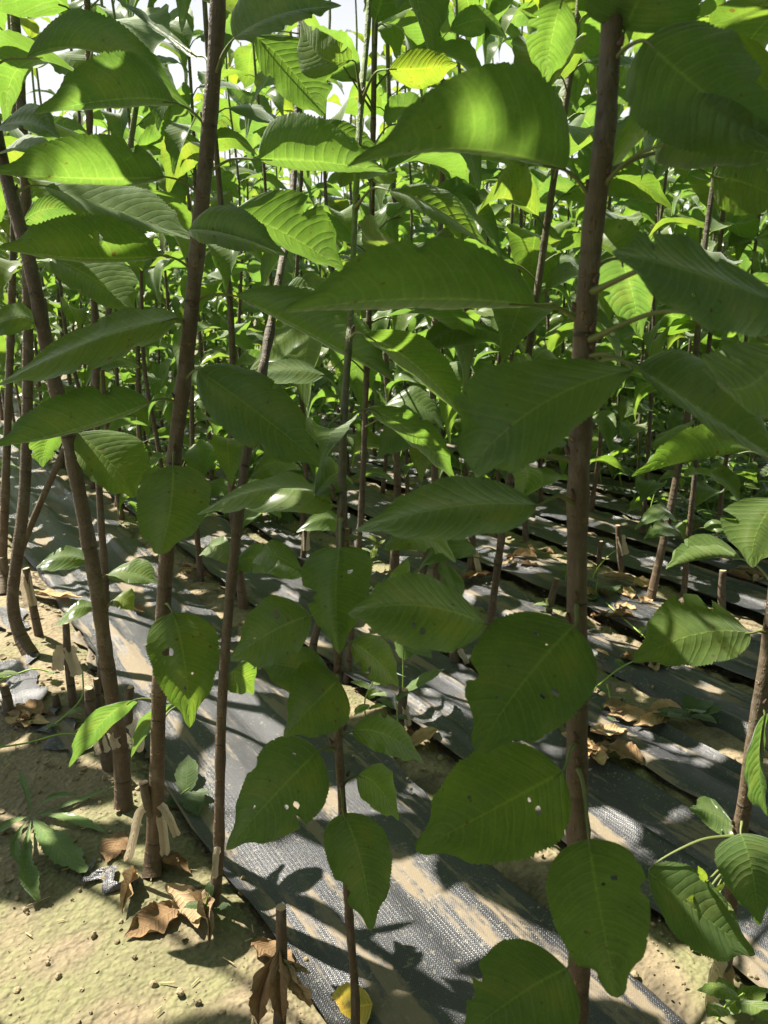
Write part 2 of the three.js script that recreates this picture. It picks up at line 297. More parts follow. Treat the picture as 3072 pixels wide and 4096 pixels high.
// one blade: midrib B-M-T (passes through M), two half-width vectors, ovate outline, toothed margin
function blade({ B, M, T, E1, E2, a = 0.62, b = 0.85, nu = 76, nv = 4, teeth = 36, tooth = 0.045, bulge = 0.12, wave = 0.05, quilt = 0.004, sweep = 0.16, origin = V(0, 0, 0), sd = 0, sag = 0, bites = 0 }) {
  const K = M.clone().multiplyScalar(2).addScaledVector(B, -0.5).addScaledVector(T, -0.5), len = B.distanceTo(M) + M.distanceTo(T);
  const um = a / (a + b), wm = Math.pow(um, a) * Math.pow(1 - um, b), pos = [], uv = [], idx = [], dir = T.clone().sub(B).normalize();
  const sides = [[E1, 1], [E2, -1]].map(([E, sg]) => { const N = dir.clone().cross(E).normalize().multiplyScalar(sg); return [E, N]; });
  const cols = 2 * nv + 1;
  for (let j = 0; j <= nu; j++) {
    const u = j / nu, p = B.clone().multiplyScalar((1 - u) * (1 - u)).addScaledVector(K, 2 * u * (1 - u)).addScaledVector(T, u * u);
    let w = Math.pow(u, a) * Math.pow(1 - u, b) / wm; if (u > 0.8) w *= 1 - 0.35 * Math.sin((u - 0.8) / 0.2 * Math.PI);
    for (let k = -nv; k <= nv; k++) {
      const side = k >= 0 ? 0 : 1, v = Math.abs(k) / nv, [E, N] = sides[side];
      let f = w * v;
      if (v === 1 && teeth) f *= 1 + tooth * ((u * teeth + side * 0.4) % 1 * 2 - 1) * (0.7 + 0.6 * vn(u * teeth, side, sd + 3));
      if (bites && v > 0.4) for (let q = 0; q < bites; q++) { const bu = 0.2 + 0.65 * hash2(q, Math.round(sd * 10), 5), bs = hash2(q, Math.round(sd * 10), 6) > 0.5 ? 0 : 1, bw = 0.02 + 0.05 * hash2(q, Math.round(sd * 10), 8), bd = 0.12 + 0.3 * hash2(q, Math.round(sd * 10), 9); if (bs === side) { const lim = 1 - bd * Math.max(0, 1 - ((u - bu) / bw) ** 2) * (0.8 + 0.4 * vn(u * 60, q, 4)); f = Math.min(f, w * Math.max(lim, v * 0.55)); } }
      const el = E.length(), wob = wave * el * v * v * (Math.sin(u * 17 + side * 2 + sd) * 0.6 + (vn(u * 9, side * 5, sd) - 0.5) * 1.6);
      const q = quilt * el * Math.sin((u - 0.17 * Math.pow(v, 1.35)) / 0.078 * Math.PI * 2) * Math.sin(Math.PI * v) * (u > 0.04 && u < 0.96 ? 1 : 0);
      const bl = bulge * el * w * Math.sin(Math.PI * Math.min(1, v * 0.8)) + wob * w + q * w;
      const sw = sweep * el * f * v * (1 - u);
      pos.push(p.x + E.x * f + N.x * bl + dir.x * sw - origin.x, p.y + E.y * f + N.y * bl + dir.y * sw - origin.y - sag * len * v * v * w, p.z + E.z * f + N.z * bl + dir.z * sw - origin.z);
      uv.push(u, 0.5 + 0.5 * k / nv);
    }
  }
  for (let j = 0; j < nu; j++) for (let k = 0; k < 2 * nv; k++) { const q = j * cols + k, r = q + 1, s = q + cols, t = s + 1; idx.push(q, s, r, r, s, t); }
  const g = new THREE.BufferGeometry();
  g.setAttribute('position', new THREE.Float32BufferAttribute(pos, 3)); g.setAttribute('uv', new THREE.Float32BufferAttribute(uv, 2)); g.setIndex(idx); g.computeVertexNormals();
  return g;
}
const budGeo = (() => { const g = new THREE.SphereGeometry(0.0022, 6, 5); const p = g.attributes.position; for (let i = 0; i < p.count; i++) { const y = p.getY(i); p.setXYZ(i, p.getX(i) * (y > 0 ? 0.8 : 1), y * (y > 0 ? 2.2 : 0.9), p.getZ(i) * (y > 0 ? 0.8 : 1)); } g.computeVertexNormals(); return g; })();

// leaf kinds for the saplings of the field: the stem is at the origin, the leaf goes out along +x
const fieldLeaves = [];
for (let n = 0; n < 14; n++) {
  const len = 0.188 * rr(0.9, 1.12), hw = len * rr(0.22, 0.29), e0 = rr(0.15, 0.75), droop = rr(0.7, 1.7), fold = n % 3 ? rr(0.25, 0.75) : rr(-0.15, 0.3), pet = rr(0.022, 0.04), tilt = rr(-0.5, 0.5);
  const b = V(pet * Math.cos(e0 + 0.25), pet * Math.sin(e0 + 0.25), rr(-0.004, 0.004));
  const m = b.clone().add(V(Math.cos(e0 * 0.5 - droop * 0.15), Math.sin(e0 * 0.5 - droop * 0.15), rr(-0.08, 0.08)).multiplyScalar(len * 0.5));
  const t = m.clone().add(V(Math.cos(e0 * 0.3 - droop), Math.sin(e0 * 0.3 - droop), rr(-0.25, 0.25)).multiplyScalar(len * 0.5));
  const g = blade({ B: b, M: m, T: t, E1: V(0.08, Math.sin(fold + tilt), Math.cos(fold + tilt)).multiplyScalar(hw), E2: V(0.08, Math.sin(fold - tilt), -Math.cos(fold - tilt)).multiplyScalar(hw), nu: 26, nv: 3, teeth: 13, tooth: 0.045, wave: rr(0.05, 0.14), bulge: rr(0.05, 0.3), sd: n * 3.1, quilt: 0.005 });
  const pg = tube([V(0, 0, 0), V(b.x * 0.5, b.y * 0.6, b.z * 0.5), b.clone(), b.clone().lerp(m, 0.15)], (u) => 0.0017 - 0.0007 * u, 4, 5);
  fieldLeaves.push([g, pg]);
}

// ---------------------------------------------------------------- saplings of the field
function trunkCurve(H, lean, dirA, wig) {
  const pts = [];
  for (let k = 0; k <= 6; k++) { const u = k / 6; pts.push(V(Math.cos(dirA) * lean * u + wig * (rnd() - 0.5) * (k ? 1 : 0), H * u, Math.sin(dirA) * lean * u + wig * (rnd() - 0.5) * (k ? 1 : 0))); }
  return pts;
}
const barkCol = (g0) => (u) => { const g = smooth(g0, g0 + 0.25, u), o = smooth(0.0, 0.3, u); return [0, 1, 2].map((i) => mix(mix(BARK_OLD[i], BARK_MID[i], o), BARK_GREEN[i], g)); };
let noPetiole = false; const NEAR = new Set();
function leafOn(parent, p, az, scale, pitch, mat, kind) {
  const [g, pg] = fieldLeaves[kind ?? Math.floor(rnd() * fieldLeaves.length)];
  const m = part('leaf', g, mat, parent); m.position.copy(p); m.rotation.set(0, az, pitch, 'YXZ'); m.scale.setScalar(scale);
  if (!noPetiole) part('petiole', pg, petioleMat, m);
  return m;
}
function makeTemplate(H, h0, r0, n0) {
  const o = new THREE.Group(), pts = trunkCurve(H, rr(0.02, 0.12), rr(0, 6.28), 0.035), curve = new THREE.CatmullRomCurve3(pts, false, 'centripetal');
  part('trunk', tube(pts, (u) => mix(r0, 0.0028, Math.pow(u, 0.9)) + 0.003 * Math.exp(-u * 40), 8, 22, barkCol(0.62)), barkMat, o);
  let az = rr(0, 6.28), h = h0;
  while (h < H) {
    const u = h / H, p = curve.getPointAt(u), sz = u > 0.9 ? mix(1, 0.45, (u - 0.9) / 0.1) : u < 0.4 ? 0.85 : 1.05;
    leafOn(o, p, az, sz * rr(0.85, 1.12), (u > 0.85 ? (u - 0.85) * 4 : 0) + rr(-0.15, 0.15), u > 0.9 ? L.young : pick([L.plain, L.dusty, L.fresh, L.plain, L.dusty, L.fresh, L.aged]));
    az += 2.4 + rr(-0.3, 0.3); h += rr(0.036, 0.056) * (u < 0.25 ? 1.4 : 1) / n0;
  }
  return o;
}
const templates = [];
for (let k = 0; k < 10; k++) templates.push(makeTemplate(rr(1.5, 1.9), rr(0.14, 0.36), rr(0.0075, 0.0105), 1));
noPetiole = true;
const farTemplates = [];
for (let k = 0; k < 8; k++) farTemplates.push(makeTemplate(rr(1.45, 1.85), rr(0.10, 0.3), rr(0.0075, 0.0105), 1));
const tallTemplates = [];
for (let k = 0; k < 3; k++) tallTemplates.push(makeTemplate(rr(2.1, 2.4), rr(0.25, 0.4), 0.009, 1.3));
const shadeCrownTemplates = [];  // bare below, with tall dense crowns shaped to shade the near leaves
for (let k = 0; k < 4; k++) shadeCrownTemplates.push(makeTemplate(rr(2.85, 3.05), rr(1.45, 1.55), rr(0.008, 0.010), 2.4));
noPetiole = false;
// saplings too far or outside the frame: trunk and one crown
function joined(tpl) {
  const o = new THREE.Group(), by = new Map();
  for (const c of tpl.children) { if (c.name === 'trunk') { o.add(c.clone()); continue; } c.updateMatrix(); if (!by.has(c.material)) by.set(c.material, []); by.get(c.material).push(c.geometry.clone().applyMatrix4(c.matrix)); }
  const mats = [...by.keys()], g = mergeGeometries(mats.map((m) => mergeGeometries(by.get(m))), true);
  part("crown", g, mats, o).userData.kind = 'stuff';
  return o;
}
const farJoined = farTemplates.map(joined), tallJoined = tallTemplates.map(joined);
function plant(tpl, x, z, label, group) {
  const o = tpl.clone(); o.name = numbered('cherry_sapling'); o.position.set(x, soilH(x, z) - 0.004, z); o.rotation.y = rr(0, 6.28); o.scale.setScalar(rr(0.9, 1.08));
  o.rotation.x = rr(-0.03, 0.03); o.rotation.z = rr(-0.03, 0.03);
  o.userData = { label, category: 'sapling', group }; scene.add(o); return o;
}
const taken = [];
const ROWS = []; for (let k = 0; k < 17; k++) ROWS.push(0.22 + 0.447 * k);
const NTH = ['nearest', 'second nearest', 'third nearest', 'fourth nearest', 'fifth nearest', 'sixth nearest', 'seventh nearest', 'eighth nearest', 'ninth nearest', 'tenth nearest'];
ROWS.forEach((t0, k) => {
  let nth = 0;
  for (let s = -4; s < 9;) {
    s += rr(0.18, 0.34);
    const t = t0 + rr(-0.035, 0.035), [x, z] = st(s, t), D = -z;
    if (D < 1.75 || D > 7.6 || Math.abs(x) > 0.5 * D + 0.35) continue;
    if (k === 0 && D < 2.2) continue;
    const far = D > 4.2;
    plant(pick(D > 5.2 ? farJoined : far ? farTemplates : templates), x, z, nth < 10 ? `tall leafy sapling, ${NTH[nth]} of those in the ${ORD[k] || 'outermost'} row from the left` : `tall leafy sapling at the far end of the ${ORD[k] || 'outermost'} row from the left`, `saplings of the ${ORD[k] || 'outermost'} row`); nth++;
    taken.push([x, z]);
  }
});
// unseen row added left of the camera: crowns kept high to shade the near leaves
for (const [s, t] of [[1.4, -0.22], [1.66, -0.22], [1.86, -0.24], [2.14, -0.2]]) { const [x, z] = st(s, t); plant(pick(s > 1.8 ? farTemplates : shadeCrownTemplates), x, z, 'tall unseen sapling added outside the left edge of the frame for its shade', 'added shade saplings left of the frame'); }

// the rows go on beside and behind the camera
for (const t0 of [-1.55, -1.1, -0.66, -0.26, 0.22, 0.68, 1.12, 1.56, 2.0]) for (let s = -3.2; s < 0.6; s += rr(0.26, 0.4)) {
  const t = t0 + rr(-0.03, 0.03), [x, z] = st(s, t);
  if (Math.hypot(x, z) < 0.42 || (z < -0.25 && Math.abs(x) < -0.62 * z + 0.42) || (t < 0 && s > 0.38)) continue;
  plant(pick(tallJoined), x, z, 'tall leafy sapling of the rows beside and behind the camera', 'saplings around the camera');
}

// ---------------------------------------------------------------- the near saplings, one by one
const plants = {}, LIT = [];
function nearSapling(key, label, pts, r0, r1, crownTop, opt = {}) {
  const P = pts.map(([x, y, D]) => at(x, y, D));
  if (opt.foot) { const g = groundAt(...opt.foot); g.y -= 0.004; P.unshift(g); } else if (opt.root) P.unshift(V(opt.root[0], soilH(...opt.root) - 0.004, opt.root[1]));
  if (crownTop) { const a = P[P.length - 2], b = P[P.length - 1], d = b.clone().sub(a).normalize().lerp(V(0, 1, 0), 0.5).normalize(); const n = Math.max(1, Math.round((crownTop - b.y) / 0.4)); for (let k = 1; k <= n; k++) P.push(b.clone().addScaledVector(d, (crownTop - b.y) * k / n / d.y)); }
  const base = P[0].clone(), o = thing('cherry_sapling', label, 'sapling', base, 'near saplings'); o.userData.group = undefined; delete o.userData.group;
  const loc = P.map((p) => p.clone().sub(base)), curve = new THREE.CatmullRomCurve3(loc, false, 'centripetal');
  const nodes = []; for (let k = 0; k < 60; k++) nodes.push(rnd());
  part('trunk', tube(loc, (u) => { let r = mix(r0, r1, Math.pow(u, opt.pw ?? 0.8)) * (1 + 0.35 * Math.exp(-u * 30)); for (const n of nodes) r += 0.0006 * Math.exp(-(((u - n) / 0.005) ** 2)); return r * (1 + 0.06 * (vn(u * 40, 1, key.length + 3) - 0.5)); }, 14, 130, opt.col ?? barkCol(opt.green ?? 0.62)), barkMat, o);
  plants[key] = { o, base, curve, top: opt.crownFrom };
  // leaves above the frame
  if (opt.crownFrom) { const H = crownTop - base.y; let az = rr(0, 6.28); for (let h = opt.crownFrom; h < H; h += 'ACQPT'.includes(key) ? rr(0.024, 0.036) : rr(0.038, 0.058)) { leafOn(o, curve.getPointAt(clamp(h / H, 0, 1)), az, 'QPT'.includes(key) ? rr(1.15, 1.45) : rr(1.0, 1.25), rr(-0.1, 0.2), pick([L.plain, L.dusty, L.fresh, L.plain, L.dusty, L.fresh, L.aged])); az += 2.4; } }
  return o;
}
function stemPoint(key, wy) { const { curve, base } = plants[key]; let best = null, bd = 9; for (let k = 0; k <= 200; k++) { const p = curve.getPointAt(k / 200); const d = Math.abs(p.y + base.y - wy); if (d < bd) { bd = d; best = p; } } return best.clone().add(base); }
// leaf: b, m, t = [px, py, D] of base, middle and tip of the midrib; e1, e2 = half widths in px and metres of depth
function nearLeaf(key, b, m, t, e1, e2, mat = 'any', opt = {}) {
  const { o, base } = plants[key];
  const B = at(...b), T = at(...t), Mp = at(m[0], m[1], m[2] ?? (b[2] + t[2]) / 2), E1 = offs(Mp, e1), E2 = offs(Mp, e2);
  const kindOf = mat === 'any' ? ['plain', 'dusty', 'fresh'][Math.floor(hash2(Math.round(b[0]), Math.round(b[1]), 3) * 3)] : mat;
  const leaf = part('leaf', blade({ B, M: Mp, T, E1, E2, origin: base, bites: hash2(Math.round(b[1]), Math.round(t[0]), 7) > 0.45 ? 2 : 0, sd: b[0] * 0.37 + b[1] * 0.11, ...opt }), L[kindOf], o, opt.label);
  if (opt.lit) for (const [u, q] of [[.25, .4], [.45, .1], [.45, .6], [.7, .3], [.5, -.5], [.3, -.3], [.75, -.3], [.6, .5]]) LIT.push(B.clone().lerp(Mp, Math.min(1, u * 2)).lerp(T, Math.max(0, u * 2 - 1)).addScaledVector(q > 0 ? E1 : E2, Math.abs(q)).addScaledVector(sunDir, 0.012));
  let A = opt.att ? stemPoint(key, at(opt.att[0], opt.att[1], opt.att[2] ?? b[2]).y) : stemPoint(key, B.y - 0.02);
  const K = A.clone().lerp(B, 0.5); K.y += 0.12 * A.distanceTo(B) * (opt.arch ?? 1);
  const tail = B.clone().lerp(Mp, 0.22);
  part('petiole', tube([A, K, B, tail].map((p) => p.clone().sub(base)), (u) => 0.0018 - 0.0012 * u + 0.0022 * Math.exp(-u * 22), 6, 24), petioleMat, leaf);
  NEAR.add(leaf);
  const bud = part('bud', budGeo, budMat, o); bud.position.copy(A).sub(base).add(K.clone().sub(A).normalize().multiplyScalar(0.008)).add(V(0, 0.006, 0)); bud.rotation.z = A.x < B.x ? -0.4 : 0.4;
  return leaf;
}
nearSapling('A', 'thick brown sapling left of centre with pale tape strips hanging at its foot', [[331, 1860, 0.87], [338, 1700, 0.87], [344, 1500, 0.87], [360, 1200, 0.87], [375, 1000, 0.87], [402, 780, 0.87], [432, 480, 0.87], [458, 200, 0.87], [470, 30, 0.87]], 0.0094, 0.0055, 2.15, { foot: [329, 1900], crownFrom: 1.13 });
nearSapling('L', 'slanting brown sapling left of the thick one, its foot bent beside a taped stump', [[266, 1700, 1.0], [258, 1600, 1.0], [238, 1480, 1.0], [205, 1250, 1.0], [150, 960, 1.0], [112, 800, 1.0], [62, 560, 1.0], [15, 390, 1.02], [-15, 250, 1.03]], 0.0106, 0.0055, 1.75, { foot: [268, 1752], crownFrom: 1.0 });
nearSapling('S', 'slender pale sapling with crooked foot right of the thick left sapling', [[470, 1880, 0.81], [474, 1750, 0.81], [478, 1560, 0.81], [487, 1400, 0.82], [510, 1160, 0.83], [530, 1000, 0.85], [575, 760, 0.93], [605, 590, 1.0], [632, 420, 1.12]], 0.0064, 0.0026, 1.65, { foot: [456, 1965], crownFrom: 1.1 });
nearSapling('C', 'thin dark sapling at bottom centre with heart-shaped leaves down its whole stem', [[768, 2180, 0.62], [752, 1950, 0.62], [738, 1720, 0.62], [728, 1540, 0.62], [732, 1350, 0.62], [736, 1150, 0.65], [745, 870, 0.72], [757, 690, 0.78], [768, 440, 0.86], [780, 220, 0.92], [797, 20, 0.97]], 0.0038, 0.0022, 1.7, { root: [-0.03, -0.6], crownFrom: 1.06, green: 0.30, pw: 1 });
nearSapling('R', 'thick dark sapling right of centre, closest to the camera', [[1251, 2100, 0.5], [1247, 1700, 0.5], [1246, 1400, 0.5], [1248, 1100, 0.5], [1256, 880, 0.5], [1264, 700, 0.5], [1281, 490, 0.5], [1305, 300, 0.5], [1320, 80, 0.5]], 0.0088, 0.0035, 1.9, { root: [0.152, -0.5], crownFrom: 1.06 });
nearSapling('E', 'sapling at the right edge leaning out of the frame, dry wrapping at its foot', [[1566, 2060, 0.7], [1590, 1850, 0.7], [1616, 1690, 0.7], [1641, 1520, 0.7], [1662, 1380, 0.71], [1690, 1150, 0.72]], 0.0075, 0.005, 1.9, { foot: [1556, 2120], crownFrom: 0.65 });
nearSapling('P', 'pale sunlit sapling behind the big right sapling, bare near the ground', [[1062, 1325, 1.55], [1092, 1100, 1.55], [1145, 740, 1.57], [1172, 550, 1.58], [1205, 330, 1.6], [1240, 100, 1.62]], 0.0080, 0.0048, 1.75, { foot: [1050, 1415], crownFrom: 0.55 });
nearSapling('Q', 'reddish thin sapling just behind the heart-leaved one', [[752, 1430, 1.45], [762, 1330, 1.45], [777, 1150, 1.45], [785, 1000, 1.45], [792, 800, 1.46], [800, 600, 1.47]], 0.0062, 0.0042, 1.6, { foot: [748, 1462], crownFrom: 0.6, pw: 0.7 });
nearSapling('M', 'leaning sapling at far left with a curved thick foot beside a taped stump', [[45, 1375, 1.53], [28, 1310, 1.54], [40, 1180, 1.55], [50, 1100, 1.56], [57, 970, 1.58], [60, 640, 1.6], [50, 300, 1.62]], 0.0125, 0.007, 1.65, { foot: [68, 1420], crownFrom: 0.75 });
nearSapling('N', 'straight brown sapling hugging the left edge of the frame', [[6, 1230, 1.9], [10, 1100, 1.9], [18, 880, 1.9], [26, 620, 1.9], [34, 300, 1.9]], 0.0105, 0.006, 1.7, { foot: [8, 1290], crownFrom: 0.75 });
nearSapling('O', 'slanting bare sapling crossing behind the two at the left edge', [[45, 1190, 1.95], [80, 1103, 1.96], [147, 953, 1.98], [210, 800, 2.0]], 0.0085, 0.006, 1.5, { foot: [18, 1265], crownFrom: 0.9 });
nearSapling('T', 'thin straight sapling between the slanting and thick left saplings', [[219, 1450, 1.38], [228, 1280, 1.38], [217, 1106, 1.38], [210, 950, 1.38], [206, 760, 1.38], [195, 400, 1.4], [190, 60, 1.42]], 0.0066, 0.0042, 1.7, { foot: [217, 1492], crownFrom: 0.85 });
nearSapling('U', 'thin reddish sapling standing alone on fabric at right behind the drooping leaf', [[1478, 1270, 1.86], [1485, 1180, 1.86], [1498, 1060, 1.86], [1508, 960, 1.87], [1530, 760, 1.9]], 0.0068, 0.0042, 1.5, { foot: [1474, 1300], crownFrom: 0.62 });

// A's leaves
nearLeaf('A', [376, 222, .86], [262, 214, .82], [72, 246, .78], [-8, -88, -.025], [0, -80, .05], 'any', { att: [433, 268], bulge: -.28 });
nearLeaf('A', [355, 382, .86], [195, 386, .82], [-28, 372, .78], [0, -92, -.01], [0, -62, .05], 'any', { att: [425, 425], bulge: -.28 });
nearLeaf('A', [346, 552, .86], [180, 558, .82], [-5, 536, .8], [0, -92, -.01], [0, -55, .05], 'holeC', { att: [405, 592], bulge: -.28 });
nearLeaf('A', [322, 868, .85], [170, 926, .82], [-24, 968, .80], [-22, -82, -.01], [-10, -40, .05], 'any', { att: [382, 884], bulge: -.28 });
nearLeaf('A', [384, 688, .86], [205, 735, .82], [-6, 832, .78], [-12, -62, .05], [22, 48, -.03], 'any', { att: [400, 715] });
nearLeaf('A', [408, 500, .82], [500, 512, .78], [618, 552, .75], [12, -62, .01], [-8, 42, -.03], 'any', { att: [425, 520], bulge: .3 });
nearLeaf('A', [560, 345, .86], [690, 350, .84], [838, 372, .82], [-8, -98, -.005], [0, -70, .06], 'any', { att: [470, 372], bulge: .28, a: .45 });
nearLeaf('A', [428, 800, .85], [560, 895, .80], [706, 1012, .76], [42, -48, .02], [-38, 58, -.02], 'any', { att: [418, 842], bulge: .25 });
nearLeaf('A', [374, 1004, .83], [368, 1100, .80], [345, 1198, .79], [-84, 4, .01], [84, -6, .0], 'any', { att: [376, 1000], a: .3, b: .55, wave: .03 });
nearLeaf('A', [372, 1322, .84], [398, 1425, .81], [410, 1572, .80], [-76, 16, 0], [76, -6, .01], 'holeC', { att: [358, 1330], a: .42, b: .8 });
nearLeaf('A', [288, 1513, .87], [222, 1558, .84], [149, 1658, .81], [-20, -26, -.028], [22, 26, .028], 'any', { lit: 1, att: [343, 1518], a: .5 });
nearLeaf('A', [395, 1520, .92], [335, 1548, .90], [283, 1637, .88], [-15, -16, -.02], [14, 15, .02], 'any', { lit: 1, att: [345, 1530] });
nearLeaf('A', [505, 84, .84], [600, 34, .80], [738, 12, .77], [-46, -72, .02], [36, 52, -.02], 'any', { att: [470, 150], bulge: .25 });
nearLeaf('A', [510, 640, .87], [690, 732, .82], [852, 824, .78], [52, -76, -.01], [-6, -12, .06], 'any', { att: [441, 662] });
nearLeaf('A', [425, 120, .9], [350, 60, .95], [240, -10, 1.0], [-40, -50, .03], [30, 40, -.02], 'any', { att: [462, 180] });
// L's leaves
nearLeaf('L', [57, 127, 1.03], [220, 118, 1.0], [426, 258, .98], [14, -80, -.01], [20, -78, .06], 'any', { att: [-20, 150], md: 0 });
nearLeaf('L', [98, 402, 1.02], [255, 455, 1.0], [418, 518, .98], [34, -52, .03], [-16, 26, -.02], 'any', { att: [42, 420] });
nearLeaf('L', [112, 556, 1.0], [215, 612, .98], [288, 680, .96], [46, -34, .03], [-32, 26, -.02], 'any', { att: [62, 560] });
nearLeaf('L', [168, 936, 1.0], [240, 1002, .98], [290, 1076, .97], [58, -30, .03], [-32, 28, -.02], 'any', { att: [155, 950] });
nearLeaf('L', [80, 700, 1.0], [20, 690, .97], [-60, 740, .95], [-10, -40, .02], [0, 30, -.02], 'any', { att: [90, 712] });
nearLeaf('L', [130, 900, 1.02], [100, 960, 1.04], [92, 1010, 1.05], [-38, -4, 0], [32, 0, 0], 'any', { lit: 1, att: [128, 880] });
nearLeaf('L', [190, 1212, 1.0], [130, 1204, .98], [78, 1226, .97], [-4, -14, .03], [0, 16, -.02], 'any', { lit: 1, att: [196, 1208] });
nearLeaf('L', [232, 1242, 1.0], [290, 1238, 1.0], [342, 1262, 1.0], [4, -12, .03], [0, 12, -.02], 'any', { lit: 1, att: [205, 1252] });
nearLeaf('L', [200, 1312, 1.0], [160, 1318, .98], [118, 1352, .97], [-4, -10, .02], [4, 10, -.02], 'any', { lit: 1, att: [215, 1312] });
nearLeaf('L', [245, 1296, 1.0], [268, 1294, 1.0], [290, 1318, 1.0], [6, -10, .02], [-4, 10, -.02], 'young', { lit: 1, att: [218, 1330] });
nearLeaf('L', [-10, 285, 1.02], [60, 262, .98], [130, 300, .95], [0, -46, .03], [0, 36, -.03], 'any', { att: [-5, 300] });
nearLeaf('L', [-8, 340, 1.05], [60, 320, 1.0], [120, 350, .95], [0, -34, .03], [0, 22, -.03], 'any', { att: [-5, 350] });
nearLeaf('L', [50, 480, 1.05], [100, 452, 1.07], [165, 462, 1.08], [0, -28, .0], [0, 24, .02], 'any', { att: [45, 475] });
// S
nearLeaf('S', [600, 655, .92], [660, 620, .95], [735, 640, .98], [0, -30, .02], [0, 28, -.02], 'any', { lit: 1 });
nearLeaf('S', [540, 1030, .85], [590, 1000, .88], [650, 1015, .9], [0, -24, .02], [0, 20, -.02], 'any', {});
nearLeaf('S', [500, 1210, .83], [470, 1180, .86], [430, 1200, .88], [0, -14, .02], [0, 14, -.02], 'any', {});
nearLeaf('S', [500, 1225, .83], [550, 1205, .85], [590, 1240, .87], [0, -18, .02], [0, 22, -.02], 'any', {});
nearLeaf('S', [488, 1460, .82], [520, 1455, .84], [548, 1500, .86], [20, -20, .02], [-18, 22, -.02], 'any', {});
// C
nearLeaf('C', [734, 1182, .60], [726, 1285, .57], [733, 1412, .56], [-82, -6, .01], [78, -12, .01], 'holeA', { att: [735, 1172], a: .34, b: .75 });
nearLeaf('C', [672, 1330, .62], [592, 1362, .61], [497, 1426, .60], [-34, -52, .02], [26, 44, -.02], 'holeC', { att: [733, 1340] });
nearLeaf('C', [732, 1468, .60], [680, 1520, .58], [612, 1592, .57], [-48, -52, .02], [52, 46, -.01], 'any', { att: [728, 1480], a: .4 });
nearLeaf('C', [714, 1466, .62], [640, 1442, .63], [552, 1430, .64], [6, -30, .02], [0, 32, -.02], 'any', { att: [728, 1490] });
nearLeaf('C', [688, 1622, .61], [600, 1710, .59], [488, 1836, .58], [-56, -62, .01], [62, 62, -.01], 'holeB', { att: [735, 1640], a: .45 });
nearLeaf('C', [742, 1756, .59], [782, 1868, .57], [802, 2010, .56], [-70, 16, 0], [66, -18, 0], 'any', { att: [737, 1745], a: .42, b: .75 });
nearLeaf('C', [772, 1675, .63], [815, 1698, .65], [862, 1772, .66], [22, -12, .02], [-18, 16, -.02], 'any', { att: [738, 1690] });
nearLeaf('C', [760, 1580, .63], [835, 1588, .65], [916, 1648, .66], [4, -18, .02], [-4, 18, -.02], 'any', { att: [730, 1590] });
nearLeaf('C', [758, 1386, .63], [812, 1425, .64], [862, 1482, .65], [20, -18, .02], [-20, 18, -.02], 'any', { lit: 1, att: [732, 1400] });
nearLeaf('C', [722, 1092, .66], [590, 1056, .68], [424, 1112, .70], [0, -20, .04], [0, 26, -.03], 'any', { att: [737, 1105] });
nearLeaf('C', [680, 1070, .66], [730, 1020, .70], [740, 1050, .72], [-30, -20, .02], [30, 20, -.02], 'any', { att: [738, 1080] });
nearLeaf('C', [786, 722, .74], [905, 796, .78], [1010, 914, .80], [42, -44, -.01], [-16, 6, .05], 'any', { lit: 1, att: [757, 730] });
nearLeaf('C', [800, 884, .72], [905, 946, .75], [984, 1042, .77], [28, -36, -.01], [-18, 20, .03], 'any', { lit: 1, att: [745, 905] });
nearLeaf('C', [842, 412, .78], [940, 448, .80], [1052, 532, .82], [34, -34, .02], [-26, 26, -.02], 'any', { lit: 1, att: [771, 425] });
nearLeaf('C', [835, 560, .78], [900, 560, .82], [985, 600, .84], [20, -34, .02], [-10, 26, -.02], 'any', { att: [765, 570] });
nearLeaf('C', [690, 955, .69], [715, 930, .66], [690, 1010, .62], [-50, -30, .01], [60, -40, 0], 'any', { att: [742, 900], a: .35 });
nearLeaf('C', [840, 150, .83], [915, 148, .85], [988, 138, .86], [0, -42, .0], [0, 22, .03], 'young', { lit: 1, att: [785, 178] });
nearLeaf('C', [760, 130, .82], [690, 120, .84], [650, 40, .86], [-34, 30, .02], [34, -26, -.02], 'any', { lit: 1, att: [787, 160] });
nearLeaf('C', [830, 1180, .66], [900, 1150, .68], [985, 1215, .70], [20, -34, .02], [-14, 26, -.02], 'any', { att: [735, 1160] });
nearLeaf('C', [825, 1260, .64], [850, 1240, .66], [880, 1300, .68], [28, -18, .02], [-24, 20, -.02], 'any', { att: [732, 1290] });
nearLeaf('C', [655, 1240, .63], [590, 1200, .65], [545, 1215, .67], [0, -22, .02], [0, 22, -.02], 'any', { att: [733, 1240] });
// sunlit leaves hanging between the left and the middle saplings
nearLeaf('Q', [553, 78, 1.1], [632, 155, 1.1], [700, 252, 1.1], [70, -36, .01], [-32, 46, .0], 'any', { lit: 1, att: [800, 100] });
nearLeaf('S', [505, 458, 1.0], [628, 512, .99], [742, 586, .98], [48, -84, -.01], [-16, 20, .03], 'any', { lit: 1, att: [625, 480] });
nearLeaf('Q', [640, 300, 1.2], [735, 300, 1.2], [830, 330, 1.2], [0, -40, .0], [0, 34, .0], 'any', { lit: 1 });
nearLeaf('Q', [660, 690, 1.2], [620, 720, 1.2], [540, 800, 1.2], [-30, -20, .02], [30, 26, -.02], 'any', { lit: 1 });
nearLeaf('Q', [700, 810, 1.25], [620, 800, 1.25], [520, 815, 1.25], [0, -26, .02], [0, 24, -.02], 'any', { lit: 1 });
nearLeaf('Q', [900, 930, 1.3], [860, 935, 1.25], [815, 990, 1.22], [-22, -26, .02], [26, 24, -.02], 'any', {});
